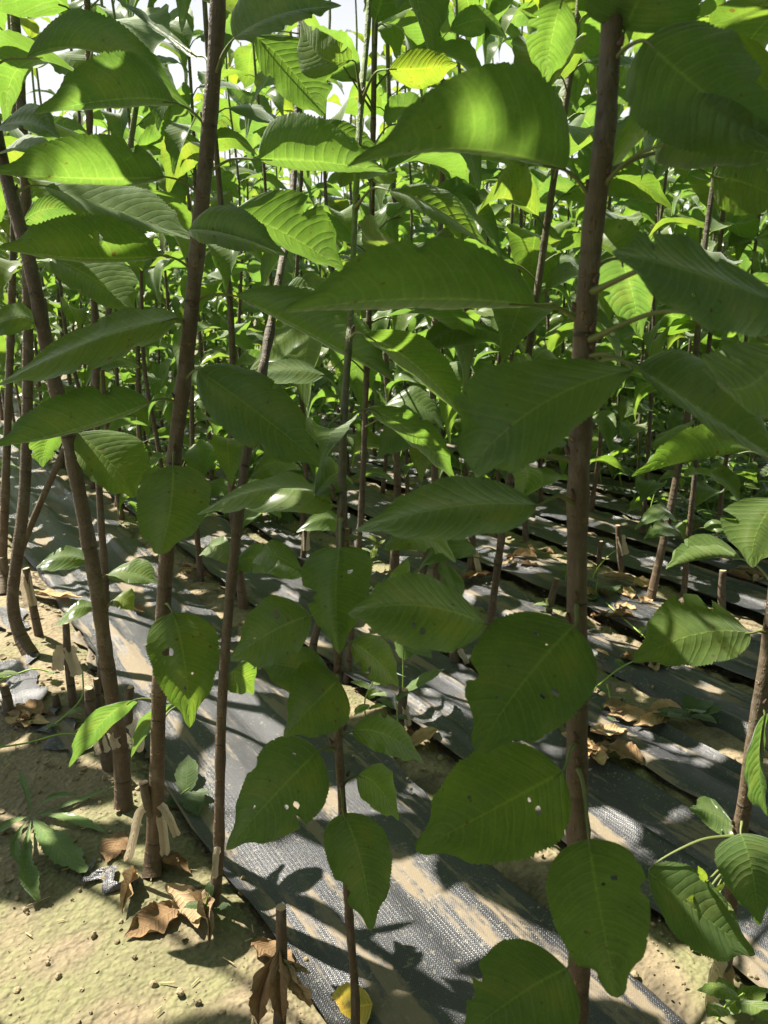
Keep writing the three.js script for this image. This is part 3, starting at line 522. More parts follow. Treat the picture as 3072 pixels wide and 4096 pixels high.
nearLeaf('Q', [830, 880, 1.4], [900, 870, 1.38], [960, 930, 1.35], [14, -30, .02], [-12, 26, -.02], 'any', { lit: 1 });
nearLeaf('Q', [740, 1140, 1.45], [700, 1120, 1.42], [640, 1150, 1.4], [0, -16, .02], [0, 18, -.02], 'any', {});
// R's leaves
nearLeaf('R', [1222, 368, .5], [990, 322, .47], [748, 362, .46], [44, -172, -.02], [24, -196, .05], 'any', { att: [1284, 452], bulge: -.28, a: .5, b: .95 });
nearLeaf('R', [1156, 660, .5], [890, 646, .47], [606, 676, .45], [10, -134, -.015], [0, -90, .06], 'any', { att: [1262, 720], bulge: -.28 });
nearLeaf('R', [1366, 798, .46], [1180, 868, .42], [1016, 1010, .40], [-96, -88, .02], [24, 62, -.02], 'any', { att: [1262, 800], a: .8, b: .5 });
nearLeaf('R', [1700, 660, .36], [1500, 590, .38], [1322, 546, .40], [20, -108, .03], [0, 110, -.02], 'holeB', { att: [1300, 640] });
nearLeaf('R', [1392, 88, .48], [1530, 208, .45], [1700, 330, .43], [112, -104, .01], [-104, 112, 0], 'any', { att: [1325, 110], a: .4 });
nearLeaf('R', [1432, 314, .47], [1560, 316, .45], [1725, 345, .43], [-6, -104, -.01], [0, -50, .05], 'any', { att: [1306, 390], bulge: .25, a: .4 });
nearLeaf('R', [1350, 66, .5], [1392, -30, .49], [1452, -150, .48], [-116, -4, 0], [128, 40, 0], 'any', { att: [1316, 175], a: .35 });
nearLeaf('R', [1376, 792, .45], [1520, 888, .42], [1700, 1005, .40], [78, -84, .03], [-26, 30, -.02], 'any', { att: [1262, 810] });
nearLeaf('R', [1690, 760, .36], [1600, 840, .37], [1520, 800, .40], [-30, -80, .02], [40, 60, -.01], 'any', { att: [1270, 760] });
nearLeaf('R', [1340, 560, .52], [1365, 630, .56], [1385, 732, .58], [-64, 0, .01], [58, -6, .01], 'any', { lit: 1, att: [1290, 590] });
nearLeaf('R', [1540, 380, .56], [1620, 400, .55], [1700, 440, .54], [10, -90, .01], [-20, 60, .01], 'any', { att: [1300, 420] });
nearLeaf('R', [1242, 1352, .47], [1140, 1462, .44], [1028, 1626, .42], [-104, -72, .01], [98, 66, -.01], 'holeB', { att: [1247, 1345], a: .42, b: .7 });
nearLeaf('R', [1216, 1666, .46], [1085, 1738, .43], [898, 1838, .41], [-72, -92, .01], [62, 92, -.01], 'holeA', { att: [1248, 1680], a: .42, b: .75 });
nearLeaf('R', [1272, 1812, .42], [1298, 1970, .40], [1334, 2156, .39], [-110, 10, 0], [112, -14, 0], 'holeA', { att: [1250, 1800], a: .36, b: .62 });
nearLeaf('R', [1226, 2092, .43], [1120, 2150, .41], [990, 2250, .40], [-66, -72, .01], [70, 80, -.01], 'any', { att: [1250, 2120], a: .42 });
nearLeaf('R', [1050, 1348, .47], [905, 1308, .45], [752, 1326, .44], [4, -32, .04], [-4, 44, -.03], 'holeB', { att: [1247, 1400] });
nearLeaf('R', [1160, 1092, .46], [985, 1094, .44], [768, 1146, .43], [0, -40, .04], [0, 30, -.03], 'any', { att: [1248, 1135] });
nearLeaf('R', [1215, 0, .56], [1192, 82, .58], [1180, 180, .6], [-58, -8, 0], [58, 6, .01], 'any', { lit: 1, att: [1325, 60] });
nearLeaf('R', [1120, 1000, .5], [1140, 1030, .52], [1118, 1085, .53], [-30, -4, .01], [34, 6, 0], 'any', { att: [1250, 1010] });
// E's leaves
nearLeaf('E', [1622, 976, .74], [1502, 994, .77], [1364, 1030, .79], [-8, -78, -.01], [4, -20, .04], 'any', { lit: 1, att: [1700, 1040] });
nearLeaf('E', [1690, 1078, .66], [1640, 1140, .64], [1624, 1226, .62], [-62, -22, .02], [60, 10, -.01], 'any', { lit: 1, att: [1690, 1090] });
nearLeaf('E', [1602, 1208, .76], [1520, 1208, .80], [1438, 1230, .83], [-4, -44, .02], [4, -16, .04], 'any', { lit: 1, att: [1680, 1230] });
nearLeaf('E', [1620, 1368, .70], [1500, 1372, .68], [1366, 1430, .66], [-10, -66, .03], [14, 40, -.02], 'any', { att: [1660, 1390] });
nearLeaf('E', [1652, 1542, .69], [1640, 1655, .67], [1658, 1762, .66], [-56, -4, -.03], [50, 4, .03], 'any', { lit: 1, att: [1640, 1530], a: .45 });
nearLeaf('E', [1400, 1884, .66], [1510, 1972, .64], [1632, 2062, .62], [30, -44, .02], [-34, 46, -.02], 'any', { att: [1588, 1860] });
nearLeaf('E', [1600, 1800, .68], [1625, 1880, .65], [1640, 2000, .64], [-72, 10, .0], [74, -10, 0], 'any', { att: [1594, 1800], a: .4 });
nearLeaf('E', [1592, 1790, .7], [1545, 1760, .72], [1488, 1748, .73], [2, -16, .02], [0, 18, -.02], 'any', { att: [1596, 1790] });
for (const [x, y, a, b] of [[1525, 1905, -8, -16], [1545, 1925, 10, -8], [1535, 1950, 18, 26], [1520, 1935, -18, 4], [1550, 1945, 16, 10]]) nearLeaf('E', [x, y, .66], [x + a, y + b, .65], [x + a * 2.2, y + b * 2.2, .64], [b * .5, -a * .5, 0], [-b * .5, a * .5, 0], 'young', { att: [1580, 1930], nu: 24, nv: 2, teeth: 8 });
// P, U: leaves in the middle distance
nearLeaf('P', [1225, 960, 1.5], [1160, 930, 1.45], [1095, 960, 1.4], [0, -24, .02], [0, 24, -.02], 'any', {});
nearLeaf('P', [1095, 1110, 1.53], [1035, 1055, 1.5], [985, 1130, 1.48], [-10, -24, .02], [10, 22, -.02], 'any', {});
nearLeaf('P', [1030, 1190, 1.5], [965, 1180, 1.46], [905, 1230, 1.44], [0, -20, .02], [0, 22, -.02], 'any', {});
nearLeaf('P', [960, 1215, 1.5], [975, 1250, 1.46], [985, 1300, 1.44], [-26, -4, .02], [24, 2, -.02], 'any', {});
nearLeaf('U', [1462, 1125, 1.85], [1425, 1105, 1.8], [1370, 1145, 1.78], [0, -14, .02], [0, 12, -.02], 'any', {});
nearLeaf('U', [1470, 1150, 1.85], [1430, 1140, 1.8], [1390, 1165, 1.78], [0, -12, .02], [0, 12, -.02], 'any', { lit: 1 });
nearLeaf('U', [1520, 1140, 1.85], [1560, 1140, 1.82], [1600, 1168, 1.8], [0, -10, .02], [0, 10, -.02], 'any', { lit: 1 });

// tape strips and the cut stub at the foot of A
function ribbon(pts, w, mat, parent, origin, name = 'tape') {
  const c = new THREE.CatmullRomCurve3(pts, false, 'centripetal'), n = 14, pos = [], uv = [], idx = [];
  for (let j = 0; j <= n; j++) { const p = c.getPoint(j / n), tg = c.getTangent(j / n), sd = tg.clone().cross(V(0.35, 0.15, 1)).normalize(), N = tg.clone().cross(sd); for (let k = -2; k <= 2; k++) { const f = k / 2 * w * (0.8 + 0.5 * vn(j * 0.5, k, 9)) * (j === n ? 0.5 : 1), q = (1 - Math.abs(k) / 2) * w * 0.7; pos.push(p.x + sd.x * f + N.x * q - origin.x, p.y + sd.y * f + N.y * q - origin.y, p.z + sd.z * f + N.z * q - origin.z); uv.push(j / n, k / 4 + 0.5); } }
  for (let j = 0; j < n; j++) for (let k = 0; k < 4; k++) { const a = j * 5 + k; idx.push(a, a + 1, a + 5, a + 1, a + 6, a + 5); }
  const g = new THREE.BufferGeometry(); g.setAttribute('position', new THREE.Float32BufferAttribute(pos, 3)); g.setAttribute('uv', new THREE.Float32BufferAttribute(uv, 2)); g.setIndex(idx); g.computeVertexNormals();
  return part(name, g, mat, parent);
}
{
  const { o, base } = plants.A, loc = (p) => p.sub(base);
  ribbon([at(322, 1735, .86), at(302, 1758, .855), at(288, 1810, .85), at(274, 1862, .85)], 0.0055, tapeMat, o, base);
  ribbon([at(346, 1738, .86), at(362, 1758, .855), at(375, 1790, .85), at(382, 1808, .85)], 0.005, tapeMat, o, base);
  ribbon([at(346, 1745, .865), at(352, 1790, .86), at(356, 1850, .86)], 0.006, tapeMat, o, base);
  part('stub', tube([at(326, 1760, .865), at(316, 1725, .86), at(310, 1690, .86)].map(loc), () => 0.0056, 10, 8, null, true), stumpMat, o);
  const l = plants.L;
  ribbon([at(280, 1560, .99), at(292, 1575, .98), at(300, 1600, .975), at(292, 1625, .975)], 0.008, tapeMat, l.o, l.base);
  ribbon([at(252, 1585, .99), at(246, 1600, .985), at(252, 1618, .985)], 0.006, tapeMat, l.o, l.base);
  const e = plants.E;
  ribbon([at(1560, 2060, .69), at(1548, 2110, .68), at(1538, 2160, .67), at(1542, 2205, .66)], 0.010, tapeMat, e.o, e.base);
  ribbon([at(1572, 2090, .69), at(1575, 2140, .68), at(1570, 2200, .67)], 0.008, dryMats[0], e.o, e.base);
  const sS = plants.S;
  ribbon([at(470, 1830, .80), at(466, 1860, .795), at(462, 1900, .795)], 0.004, tapeMat, sS.o, sS.base);
}
// ---------------------------------------------------------------- cut stumps and stakes
function stump(top, foot, r, label, tapes = [], D) {
  const F = groundAt(...foot); F.y -= 0.006; const dF = D ?? -F.z, T = at(top[0], top[1], dF), o = thing('cut_stump', label, 'stump', F, undefined); delete o.userData.group;
  const pts = [V(0, 0, 0), T.clone().sub(F).multiplyScalar(0.5).add(V(rr(-.003, .003), 0, 0)), T.clone().sub(F)];
  part('stem', tube(pts, (u) => r * (1.25 - 0.3 * u + 0.08 * vn(u * 9, r * 900, 3)), 10, 16, null, true), stumpMat, o);
  const c = part('cut_face', new THREE.CylinderGeometry(r * 0.93, r * 0.93, 0.0012, 12), cutMat, o); c.position.copy(pts[2]); c.rotation.z = rr(-0.2, 0.2);
  return [o, F, T, tapes.forEach(([y0, y1, side, w]) => {
    const q = (u) => F.clone().lerp(T, u);
    ribbon([q(y0).add(V(side * r * 0.9, 0, r)), q(mix(y0, y1, .5)).add(V(side * (r + 0.006), 0, r * 1.6)), q(y1).add(V(side * (r + 0.010), 0, r * 1.8))], w, tapeMat, o, F);
  })];
}
stump([56, 1228], [86, 1382], 0.0075, 'cut stump with a pale sleeve of tape beside the leaning far-left sapling', [[.95, .5, -.3, .009], [.95, .5, .4, .008]]);
stump([142, 1346], [160, 1532], 0.0062, 'cut stump with two loose pale tape flaps standing in the mossy soil', [[.75, .48, -1.2, .010], [.75, .42, .9, .010]]);
stump([6, 1203], [14, 1278], 0.009, 'short cut stump at the left edge before the straight sapling', []);
stump([207, 1466], [216, 1545], 0.005, 'thin cut stump close behind the slanting sapling', []);
stump([192, 1486], [200, 1560], 0.008, 'stout dark cut stump left of the slanting sapling foot', []);
stump([280, 1484], [277, 1575], 0.0075, 'straight reddish cut stump between the slanting and the thick sapling', []);
stump([208, 1555], [238, 1668], 0.0085, 'slanting dark stump with wrinkled tape at the foot of the slanting sapling', [[.9, .45, .2, .011]]);
stump([8, 1480], [18, 1545], 0.0075, 'small rotten stump at the left edge above the toothed weed', []);
stump([118, 1500], [122, 1535], 0.006, 'very short dark stump beside the frayed fabric strip', []);
{
  const [o, F, T] = stump([607, 1960], [602, 2230], 0.0055, 'dark stake wrapped in dead leaves at bottom centre', []), q = F.clone().lerp(T, .66).sub(F);
  for (const [tx, ty, tz, w, mt] of [[-.022, -.075, .014, .017, 1], [.03, -.05, .016, .018, 0], [.004, -.06, .024, .014, 1], [.028, -.012, .01, .012, 0]]) part('dead_leaf', blade({ B: q.clone().add(V(0, rr(-.01, .01), .004)), M: q.clone().add(V(tx * .7, ty * .35, tz)), T: q.clone().add(V(tx, ty, tz)), E1: V(w * .7, .002, w * .7), E2: V(-w * .8, .002, w * .3), nu: 22, nv: 3, teeth: 8, tooth: .08, wave: .3, bulge: .4, sd: tx * 99 }), dryMats[mt], o);
}
stump([1562, 1232], [1560, 1320], 0.008, 'short dark stump on the fabric near the right edge', []);
stump([1203, 1250], [1180, 1325], 0.0075, 'slanting tan stump just left of the big right sapling', []);
stump([1335, 1135], [1343, 1235], 0.007, 'stump wrapped in pale tape on the far fabric at right', [[.8, .4, .6, .012]]);
stump([660, 1140], [655, 1215], 0.007, 'pale capped stump standing behind the heart-leaved sapling', [[1, .5, .3, .011]]);
stump([688, 1345], [672, 1425], 0.0075, 'pale stump on the fabric left of the heart-shaped leaf', []);
stump([1020, 1140], [1015, 1245], 0.009, 'reddish thick stump on the fabric left of the pale sapling', [[.6, .1, 1.3, .008]]);
stump([1134, 1120], [1136, 1170], 0.008, 'short stump on far fabric right of the pale sapling', []);
stump([872, 1490], [852, 1592], 0.0078, 'brown grafted stump with a thin green shoot in the middle of the fabric', [[.75, .4, .9, .006]]);
stump([982, 1395], [985, 1432], 0.0075, 'short stump at the fabric seam below the eaten leaf', [[.9, .3, 1.3, .006]]);
stump([935, 1130], [905, 1292], 0.008, 'slanting brown stem stub on the pale sunlit fabric', []);
stump([1298, 1170], [1296, 1225], 0.006, 'thin red stump behind the big right sapling', []);

// ---------------------------------------------------------------- litter, weeds and vines
function dryLeaf(px, py, len, label, group, opt = {}) {
  const c = groundAt(px, py); c.y = Math.max(c.y, baseH(c.x, c.z) + 0.006); const a = opt.az ?? rr(0, 6.28), d = V(Math.cos(a), 0, Math.sin(a)), n = V(-d.z, 0, d.x), cu = opt.curl ?? rr(0.4, 1.4), hw = len * (opt.w ?? rr(0.2, 0.34));
  const lift = len * rr(0.05, 0.2), B = d.clone().multiplyScalar(-len / 2).add(V(0, 0.004 + lift * rnd(), 0)), T = d.clone().multiplyScalar(len / 2).add(V(0, 0.004 + lift * rnd(), 0)), M = V(0, 0.004 + hw * 0.15, 0).addScaledVector(n, rr(-0.1, 0.1) * len);
  const g = blade({ B, M, T, E1: n.clone().multiplyScalar(hw * Math.cos(cu)).add(V(0, hw * Math.sin(cu), 0)), E2: n.clone().multiplyScalar(-hw * Math.cos(cu * 0.8)).add(V(0, hw * Math.sin(cu * 0.8) * rr(0.2, 1), 0)), nu: 22, nv: 3, teeth: 9, tooth: 0.08, wave: 0.28, bulge: rr(-0.2, 0.5), sd: px * 0.3 + py });
  const m = single('dry_leaf', g, opt.mat ?? pick(dryMats), label, 'dry leaf', group); m.position.copy(c); return m;
}
dryLeaf(395, 1985, 0.085, 'large curled tan dead leaf leaning at the foot of the thick left sapling', undefined, { az: 0.9, curl: 0.7, mat: dryMats[0] });
dryLeaf(430, 2005, 0.095, 'long rolled dead leaf pointing at the bottom edge beside the thick sapling', undefined, { az: 1.1, curl: 1.3, mat: dryMats[0] });
dryLeaf(282, 1945, 0.075, 'pale rolled dead leaf left of the thick sapling foot', undefined, { az: 1.5, curl: 1.4, mat: dryMats[2] });
dryLeaf(250, 1845, 0.06, 'flat dull brown dead leaf in the shade right of the toothed weed', undefined, { az: 1.6, curl: 0.1, w: 0.3, mat: dryMats[1] });
dryLeaf(370, 1880, 0.07, 'brown rolled dead leaf touching the thick sapling foot on its right', undefined, { az: 0.5, mat: dryMats[1] });
dryLeaf(330, 2010, 0.07, 'small crumpled grey dead leaf before the thick sapling foot', undefined, { az: 2.4, mat: dryMats[1] });
dryLeaf(120, 1300, 0.16, 'long pale yellowish dead leaf lying across the far left soil', undefined, { az: 0.25, curl: 0.5, mat: dryMats[2], w: 0.16 });
dryLeaf(60, 1570, 0.09, 'bleached dead leaf in the left soil behind the toothed weed', undefined, { az: 0.2, curl: 0.3, mat: dryMats[2] });
dryLeaf(1035, 1262, 0.15, 'big folded brown dead leaf on the fabric by the pale sapling', undefined, { az: -0.6, curl: 0.8, mat: dryMats[1], w: 0.16 });
dryLeaf(590, 2080, 0.06, 'dark shrivelled leaf hanging on the bottom stake', undefined, { az: 0.5, mat: dryMats[1] });
for (const [x, y, n, sx, sy, where] of [[1320, 1300, 14, 90, 45, 'in the large heap on fabric right of the big trunk'], [1360, 1440, 7, 70, 20, 'under the drooping right leaf'], [1330, 1620, 9, 90, 30, 'on the shaded fabric at lower right'], [1380, 1560, 6, 60, 20, 'beside the creeper at right'], [780, 1060, 10, 130, 40, 'on far fabric behind the thin central stem'], [600, 1010, 9, 200, 25, 'on the far soil behind the slender sapling'], [1150, 1220, 7, 60, 30, 'just left of the big trunk'], [690, 1020, 4, 200, 20, 'in the distant soil at centre'], [1620, 1250, 5, 50, 20, 'near the right edge by the short stump'], [870, 1600, 3, 50, 15, 'at the foot of the grafted stump'], [400, 1245, 5, 50, 12, 'in the seam right of the thick left sapling'], [70, 1560, 4, 60, 30, 'in the soil at the left edge']])
  for (let k = 0; k < n; k++) dryLeaf(x + rr(-sx, sx), y + rr(-sy, sy), rr(0.035, 0.08), `crumpled brown dead leaf ${where}`, `dead leaves ${where}`);
dryLeaf(300, 1330, 0.05, 'tiny curled dead leaf beside the slanting sapling', undefined, {});
{ // yellow leaf at the bottom edge and a fallen green leaf on the fabric
  const y = single('fallen_leaf', blade({ B: at(805, 2168, .66), M: at(740, 2185, .66), T: at(695, 2215, .66), E1: offs(at(740, 2185, .66), [-4, -26, .02]), E2: offs(at(740, 2185, .66), [6, 22, -.03]), nu: 26, nv: 3, teeth: 10 }), L.yellowed, 'bright yellow fallen leaf at the bottom edge beside the heart-leaved stem', 'leaf');
  const g0 = groundAt(512, 1495);
  const f = blade({ B: V(.02, .02, .035), M: V(0, .02, 0), T: V(-.035, .012, -.05), E1: V(.035, .012, -.02), E2: V(-.035, .004, .02), nu: 26, nv: 3, teeth: 12, a: .4 });
  const m = single('fallen_leaf', f, L.fresh, 'pale green fallen leaf lying on fabric right of the slender sapling', 'leaf'); m.position.copy(g0);
}
// toothed rosette weed at lower left
{
  const c = groundAt(70, 1768), o = thing('rosette_weed', 'toothed rosette weed with one bright leaf on bare soil at lower left', 'weed', c.clone());
  const g = (x, y, h) => groundAt(x, y).add(V(0, h, 0)).sub(c);
  const lf = (mid, tip, w, hm, ht, mat, opt = {}) => { const B = V(0, 0.008, 0), M = g(...mid, hm), T = g(...tip, ht), d = T.clone().sub(B).setY(0).normalize(), n = V(-d.z, 0, d.x); part('leaf', blade({ B, M, T, E1: n.clone().multiplyScalar(w * .8).add(V(0, w * (opt.f ?? .25), 0)), E2: n.clone().multiplyScalar(-w * .8).add(V(0, w * (opt.f ?? .25), 0)), a: opt.a ?? 1.3, b: .55, nu: 60, nv: 3, teeth: 15, tooth: .13, wave: .12 }), mat, o, opt.label); };
  lf([60, 1728], [45, 1688], .006, .014, .02, L.weed); lf([112, 1744], [170, 1732], .009, .02, .008, L.weed); lf([150, 1748], [250, 1720], .007, .01, .012, L.weed, { a: 1 });
  lf([140, 1780], [226, 1815], .011, .012, .006, L.weed, { f: .1 }); lf([112, 1832], [188, 1905], .024, .012, .010, L.weed, { label: 'broad sunlit toothed leaf', f: .05 });
  lf([35, 1850], [78, 1900], .008, .014, .01, L.weed, { f: .8, a: 1 }); lf([30, 1790], [-15, 1815], .011, .014, .008, L.weed);
  lf([62, 1900], [85, 1955], .012, .02, .006, L.weed, { f: 1.2, label: 'rolled dusty leaf tip' });
}
function vine(pts, leaves, label) {
  const P = pts.map(([x, y, h]) => groundAt(x, y).add(V(0, h, 0))), o = thing('ground_vine', label, 'vine', P[0].clone()), c = new THREE.CatmullRomCurve3(P.map((p) => p.clone().sub(P[0])));
  part('stem', tube(c.points, () => 0.0016, 5, 40), vineMat, o);
  for (let k = 0; k < leaves; k++) { const p = c.getPointAt(rr(0.1, 1)), a = rr(0, 6.28), d = V(Math.cos(a), 0.25, Math.sin(a)), n = V(-d.z, 0, d.x), l = rr(0.02, 0.035); part('leaf', blade({ B: p, M: p.clone().addScaledVector(d, l * .5).add(V(0, .004, 0)), T: p.clone().addScaledVector(d, l), E1: n.clone().multiplyScalar(l * .36), E2: n.clone().multiplyScalar(-l * .36), nu: 14, nv: 2, teeth: 4, tooth: .2, sd: k }), L.shrub, o); }
}
vine([[1180, 1550, .012], [1270, 1500, .02], [1340, 1470, .03], [1430, 1430, .05]], 5, 'thin green creeper crossing the fabric right of the big sapling');
vine([[1310, 1490, .01], [1325, 1530, .015], [1345, 1560, .012], [1330, 1590, .01]], 12, 'small leafy creeper in the litter right of the big sapling');
vine([[-10, 1652, .03], [60, 1625, .02], [140, 1612, .02], [190, 1600, .01]], 0, 'bare green runner across the soil at left, above the toothed weed');
vine([[-10, 1490, .015], [40, 1482, .02], [80, 1480, .02], [120, 1478, .01]], 3, 'short green runner at the left edge between stumps');
vine([[100, 1590, .005], [135, 1570, .01], [180, 1535, .02], [185, 1510, .05]], 2, 'thin runner climbing beside the dark stump at left');
vine([[1425, 1440, .05], [1280, 1255, .02], [1310, 1225, .03], [1345, 1200, .05]], 3, 'yellowish runner over the dead leaves on the right fabric');
function sprig(px, py, h, n, label, mat = L.shrub, leafLen = 0.05) {
  const c = groundAt(px, py), o = thing('weed_seedling', label, 'weed', c);
  const top = V(rr(-.02, .02), h, rr(-.02, .02)); part('stem', tube([V(0, -.004, 0), top.clone().multiplyScalar(.5).add(V(rr(-.01, .01), 0, 0)), top], (u) => 0.0017 - 0.0008 * u, 5, 8), vineMat, o);
  for (let k = 0; k < n; k++) { const a = k * 2.4 + rr(-.3, .3), p = top.clone().multiplyScalar(0.25 + 0.75 * k / n), d = V(Math.cos(a), rr(-.1, .6), Math.sin(a)), nn = V(-d.z, 0, d.x), l = leafLen * rr(.7, 1.2); part('leaf', blade({ B: p, M: p.clone().addScaledVector(d, l * .5).add(V(0, .005, 0)), T: p.clone().addScaledVector(d, l), E1: nn.clone().multiplyScalar(l * .25), E2: nn.clone().multiplyScalar(-l * .25), nu: 14, nv: 2, teeth: 6, tooth: .12, sd: k }), mat, o); }
}
sprig(800, 1235, .09, 8, 'pale narrow-leaved seedling standing right of the heart leaf', L.young, .035);
sprig(800, 1275, .03, 6, 'tiny pale seedling on the fabric below the narrow-leaved one', L.young, .025);
sprig(790, 1545, .08, 6, 'small green seedling in the seam beside the heart-leaved stem', L.shrub, .04);
sprig(1225, 1270, .12, 9, 'bright pale seedling tucked behind the big right trunk', L.fresh, .055);
sprig(1195, 1330, .06, 6, 'low leafy seedling at the left of the big right trunk', L.shrub, .035);
sprig(1290, 1290, .07, 5, 'small seedling right behind the big right trunk', L.dark, .06);
sprig(870, 1550, .25, 6, 'slender dark shoot growing from the grafted stump mid fabric', L.plain, .075);
sprig(850, 1620, .1, 6, 'little weed at the seam under the fallen shoot', L.dark, .03);
sprig(1490, 1560, .03, 7, 'low broad-leaved weed in shade near the right edge', L.dark, .07);
sprig(385, 1720, .03, 4, 'dark green leafy weed right behind the thick left sapling', L.dark, .06);
sprig(1550, 2200, .05, 5, 'grassy seedling at the bottom right corner', L.shrub, .05);
sprig(455, 1995, .03, 3, 'tiny seedling at the foot of the slender sapling', L.dark, .03);
for (let k = 0; k < 120; k++) { const D = rr(2.3, 5.5), x = rr(-.4, .52) * D, z = -D; const c = V(x, soilH(x, z), z); const t = thing('weed_seedling', 'low weed among the far stems under the canopy', 'weed', c, 'low weeds in the far rows'); const h = rr(.12, .5); part('stem', tube([V(0, -.004, 0), V(rr(-.03, .03), h * .5, 0), V(rr(-.05, .05), h, rr(-.05, .05))], (u) => .002 - .001 * u, 4, 6), vineMat, t); for (let q = 0; q < 9; q++) { const m = part('leaf', fieldLeaves[q % 14][0], pick([L.dark, L.shrub, L.plain]), t); m.position.set(0, h * (.3 + .08 * q), 0); m.rotation.y = q * 2.4; m.scale.setScalar(rr(.4, .8)); } }

// feathery plants on the right, at the edge of the fabric
function feather(px, py, fr, label) {
  const c = groundAt(px, py), o = thing('feathery_weed', label, 'weed', c);
  for (let k = 0; k < fr; k++) {
    const a = k / fr * 6.28 + rr(-.3, .3), len = rr(.22, .38), up = rr(.3, .9), tip = V(Math.cos(a) * len, up * len, Math.sin(a) * len), md = tip.clone().multiplyScalar(.5).add(V(0, .06, 0)), cv = new THREE.QuadraticBezierCurve3(V(0, 0, 0), md, tip);
    const gs = [];
    for (let i = 2; i < 13; i++) for (const sd of [-1, 1]) { const p = cv.getPoint(i / 13), tg = cv.getTangent(i / 13), n = tg.clone().cross(V(0, 1, 0)).normalize().multiplyScalar(sd), l = .055 * (1 - Math.abs(i / 13 - .45)), d = n.clone().addScaledVector(tg, .6).normalize(); const w = tg.clone().multiplyScalar(l * .2); gs.push(blade({ B: p, M: p.clone().addScaledVector(d, l * .5), T: p.clone().addScaledVector(d, l).add(V(0, -.008, 0)), E1: w, E2: w.clone().negate(), nu: 6, nv: 1, teeth: 0, quilt: 0 })); }
    const f = part('frond', mergeGeometries(gs), L.dark, o); f.userData.kind = 'stuff';
    part('rachis', tube([V(0, 0, 0), cv.getPoint(.33), cv.getPoint(.66), tip], (u) => .0018 - .001 * u, 4, 10), vineMat, f);
  }
}
feather(1560, 1150, 9, 'dark feathery weed in shade on the right behind the reddish sapling');
feather(1640, 1190, 7, 'feathery weed at the right edge');
feather(1450, 1090, 7, 'feathery weed left of the others at right, further back');
feather(1620, 1090, 8, 'feathery weed behind the others at the right edge');

// sunlit undergrowth beyond the rows at right: bushes of small leaves
const smallLeaf = blade({ B: V(0, 0, 0), M: V(.03, .006, 0), T: V(.065, -.006, 0), E1: V(0, .004, .014), E2: V(0, .004, -.014), nu: 5, nv: 1, teeth: 0, quilt: 0 });
function bush(x, z, R, H, n, label, group, mat, scale = 1) {
  const o = thing('undergrowth_bush', label, 'bush', V(x, soilH(x, z), z), group), gs = [], M4 = new THREE.Matrix4(), Q = new THREE.Quaternion();
  const stems = []; for (let k = 0; k < 9; k++) { const a = rr(0, 6.28), r = R * Math.sqrt(rnd()); stems.push([V(r * .3 * Math.cos(a), 0, r * .3 * Math.sin(a)), V(r * Math.cos(a), H * rr(.7, 1.05), r * Math.sin(a))]); }
  for (const [a, b] of stems) part('stem', tube([a, a.clone().lerp(b, .5).add(V(rr(-.05, .05), 0, rr(-.05, .05))), b], (u) => .005 - .0035 * u, 4, 5), vineMat, o);
  for (let k = 0; k < n; k++) { const [a, b] = pick(stems), u = Math.pow(rnd(), .7), p = a.clone().lerp(b, u).add(V(rr(-1, 1), rr(-.4, .4), rr(-1, 1)).multiplyScalar(.13)); Q.setFromEuler(new THREE.Euler(rr(-.7, .7), rr(0, 6.28), rr(-.6, .5))); const s = rr(.8, 1.5) * scale; M4.compose(p, Q, V(s, s, s)); gs.push(smallLeaf.clone().applyMatrix4(M4)); }
  const f = part('foliage', mergeGeometries(gs), mat, o); f.userData.kind = 'stuff';
}
for (let k = 0; k < 16; k++) { const D = rr(3.4, 7), x = D * rr(.26, .62); bush(x, -D, .4, rr(.7, 1.5), 420, 'small-leaved bright bush beyond the rows on the right', 'bushes beyond the rows at right', k % 4 ? L.shrub : L.fresh); }
for (let k = 0; k < 12; k++) { const D = rr(8.5, 11), x = mix(-.62, .62, (k + rnd()) / 12) * D; bush(x, -D, .8, rr(1.4, 1.9), 650, 'hazy tall bush closing the view far behind the nursery rows', 'tall bushes at the far end', k % 2 ? L.shrub : L.dusty, 2.0); }

